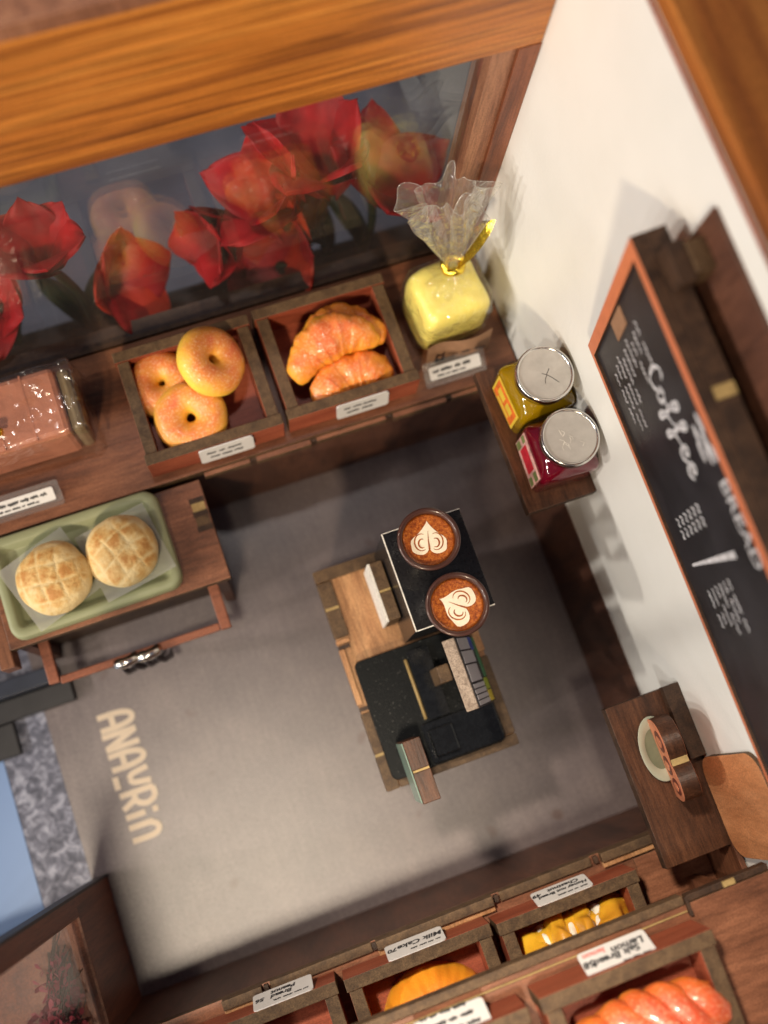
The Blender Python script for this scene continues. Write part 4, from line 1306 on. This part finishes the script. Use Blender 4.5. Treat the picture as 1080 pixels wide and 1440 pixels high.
# lemon salt bread: plump twisted loaf
tl = thing('twisted_loaf', 'glossy orange twisted loaf in the upper tier tray', 'bread', (3.10, -5.06, 7.16), (0, R(-3), R(2)))
def strand(ph):
    def fn(u, v):
        t = 2 * u - 1
        tp = max(0.0, 1 - abs(t) ** 3.0) ** .55
        an = ph + t * 7.2
        c = Vector((1.14 * t, .25 * tp * math.cos(an) * 1.1, .20 * tp * math.sin(an)))
        tg = Vector((1.14, -.25 * 7.2 * tp * math.sin(an), .20 * 7.2 * tp * math.cos(an))).normalized()
        e1 = tg.orthogonal()
        e1 = (Vector((0, 0, 1)) - tg * tg.z).normalized()
        e2 = tg.cross(e1)
        a = v * 2 * math.pi
        rr = (.265 * tp + .015) * (1 + .05 * math.sin(6 * t + ph))
        p = c + e1 * rr * math.cos(a) + e2 * rr * math.sin(a)
        return tuple(p + p.normalized() * (.045 * nz(p, 3.2, ph) + .022 * nz(p, 9, ph)))
    return MB().surf(fn, 96, 24, False, True)
for k in range(3):
    strand(k * 2 * PI / 3).build('strand', 'braid', tl, local=True, smooth=True)

# ------------------------------------------------------------------ outside: planter with red flowers
MB().box(-9, 7, 8.6, 9.9, -0.99, 1.0).build('planter', 'soil', None)
tag(bpy.data.objects['planter'], 'dark planter box outside the shop window', 'planter')

def petal_mesh(ln, wd, curl, cup, k, tip=0.9):
    cup *= .7
    def fn(u, v):
        s = (v - .5) * 2
        w_ = wd * (0.22 + 0.78 * math.sin(math.pi * min(1, u * .62 + .06))) * (max(0, 1 - u ** 4.5)) ** .5 + .004
        an = curl * (u ** 1.3)
        z = ln * u * math.cos(an * .45)
        d = ln * u * math.sin(an * .55) + 0.08
        d2 = d - cup * w_ * (s * s) * (1 - .5 * u) + .05 * nz((s * 1.5, u * 2.5, k), 1.2, k)
        return (w_ * s, d2, z + .07 * s * nz((u * 3, s, k), 1, k) - .10 * ln * s * s * u + .025 * math.sin(11 * s + k) * u * abs(s))
    return MB().surf(fn, 30, 25)

def flower(label, head, axis, ln, wd, n, opn, k, mats=('petal',), stem_to=None, group='red flowers behind the window'):
    ax = Vector(axis).normalized()
    q = ax.to_track_quat('Z', 'Y').to_matrix().to_4x4()
    t = thing('red_flower', label, 'flower', head, group=group)
    rnd = random.Random(k)
    for i in range(n):
        a = 2 * math.pi * i / n + rnd.uniform(-.15, .15)
        o_ = opn * rnd.uniform(.75, 1.2)
        Mx = q @ Matrix.Rotation(a, 4, 'Z') @ Matrix.Rotation(-o_ * .4, 4, 'X')
        pm = petal_mesh(ln * rnd.uniform(.9, 1.1), wd * rnd.uniform(.9, 1.1), o_, .55, k + i).build('petal', mats[i % len(mats)], t, M4=Mx, local=True, smooth=True)
    b = Vector(head)
    e = Vector(stem_to) if stem_to else Vector((b.x + rnd.uniform(-.3, .3), b.y + .2, 1.2))
    mid = (b + e) / 2 + Vector((rnd.uniform(-.2, .2), rnd.uniform(-.1, .1), 0))
    MB().tube(smoothline([tuple(b), tuple(mid), tuple(e)], 5), .09, 8).build('stem', 'stem', t, smooth=True)
    for s in (-1, 1):
        lm_ = petal_mesh(2.0, .28, .9 * s, .4, k + s)
        lm_.build('leaf', 'stem', t, M4=Matrix.Translation(e - b) @ Matrix.Rotation(rnd.uniform(0, 6), 4, 'Z'), local=True, smooth=True)
    return t
flower('tall upright red flower near the middle of the window', (3.65, 9.5, 4.1), (-.12, .2, 1), 2.15, .74, 5, .60, 3)
flower('red flower with spread petals right of the tall one', (4.45, 9.3, 3.9), (.45, -.1, 1), 1.55, .66, 5, .9, 14)
flower('red flower with pointed petals left of the tall one', (2.95, 9.4, 4.2), (-.55, .05, .8), 1.65, .68, 5, .7, 22)
flower('orange red flower drooping below the tall one', (3.10, 9.55, 3.1), (-.6, -.4, .3), 1.45, .70, 6, .8, 25, ('petal_orange', 'petal'))
flower('red flower bending towards the doughnut tray', (1.80, 9.5, 3.8), (-.75, -.35, .3), 1.25, .70, 5, .75, 31)
flower('low dark red flower just above the croissant tray', (2.3, 9.3, 2.2), (-.2, -.3, .6), .95, .52, 5, .8, 44)
flower('red flower at the left end of the window', (-1.65, 9.3, 4.7), (0, .05, 1), 1.25, .62, 6, .75, 52)
flower('low orange red flower above the pinkish loaf', (-0.85, 9.5, 3.0), (.5, -.3, .4), 1.2, .66, 6, .9, 63, ('petal', 'petal_orange'))
flower('dark red flower at the far left edge of the window', (-2.8, 9.5, 3.2), (-.2, -.2, .6), 1.1, .56, 5, .9, 71)
# far shop furniture seen as dim shapes through the window
for x_, y_, wd_, h_, lb in ((-0.6, 17.0, .5, 3.0, 'slim dark blue post beyond the window left of the flowers'), (6.5, 17.5, 2.4, 3.2, 'wide grey cabinet beyond the window right of the flowers'), (1.6, 19, 1.6, 4, 'dark blue box beyond the window in the middle')):
    o = MB().box(x_ - wd_ / 2, x_ + wd_ / 2, y_, y_ + 1.2, -.99, h_).build('display_plinth', 'slate_blue', None, bevel=0.1)
    tag(o, lb, 'plinth')

# dried bouquet outside the entrance wall window
bq = thing('dried_bouquet', 'dried red flower bouquet behind the entrance wall window', 'bouquet', (-5.4, -3.2, 0))
rnd = random.Random(5)
mb = MB()
ms = MB()
for k in range(320):
    c = Vector((-5.05 + rnd.uniform(-.25, .25), -3.1 + rnd.gauss(0, .5), 3.1 + abs(rnd.gauss(0, .4))))
    for j in range(4):
        d = Vector((rnd.uniform(-1, 1), rnd.uniform(-1, 1), rnd.uniform(-.6, 1))).normalized()
        e = d.orthogonal().normalized()
        s = rnd.uniform(.06, .13)
        mb.add([c, c + d * s + e * s * .5, c + d * s * 1.5, c + d * s - e * s * .5], [(0, 1, 2, 3)])
for k in range(110):
    a = Vector((-4.95 + rnd.gauss(0, .08), -2.6 + rnd.gauss(0, .3), 3.3 + rnd.uniform(0, .5)))
    b = a + Vector((rnd.gauss(0, .05), abs(rnd.gauss(.35, .15)), -rnd.uniform(.6, .9)))
    ms.tube([a, (a + b) / 2 + Vector((0, rnd.gauss(0, .06), 0)), b], .012, 4)
mb.build('blossoms', 'pinkdry', bq, kind='stuff')
ms.build('stems', 'straw', bq, kind='stuff')
MB().box(-7.4, -4.76, -7.0, -1.45, 0.0, 2.62).build('reflection_box', 'jamb', bq, bevel=0.03)  # brown box added to stand in for the interior reflected in the pane
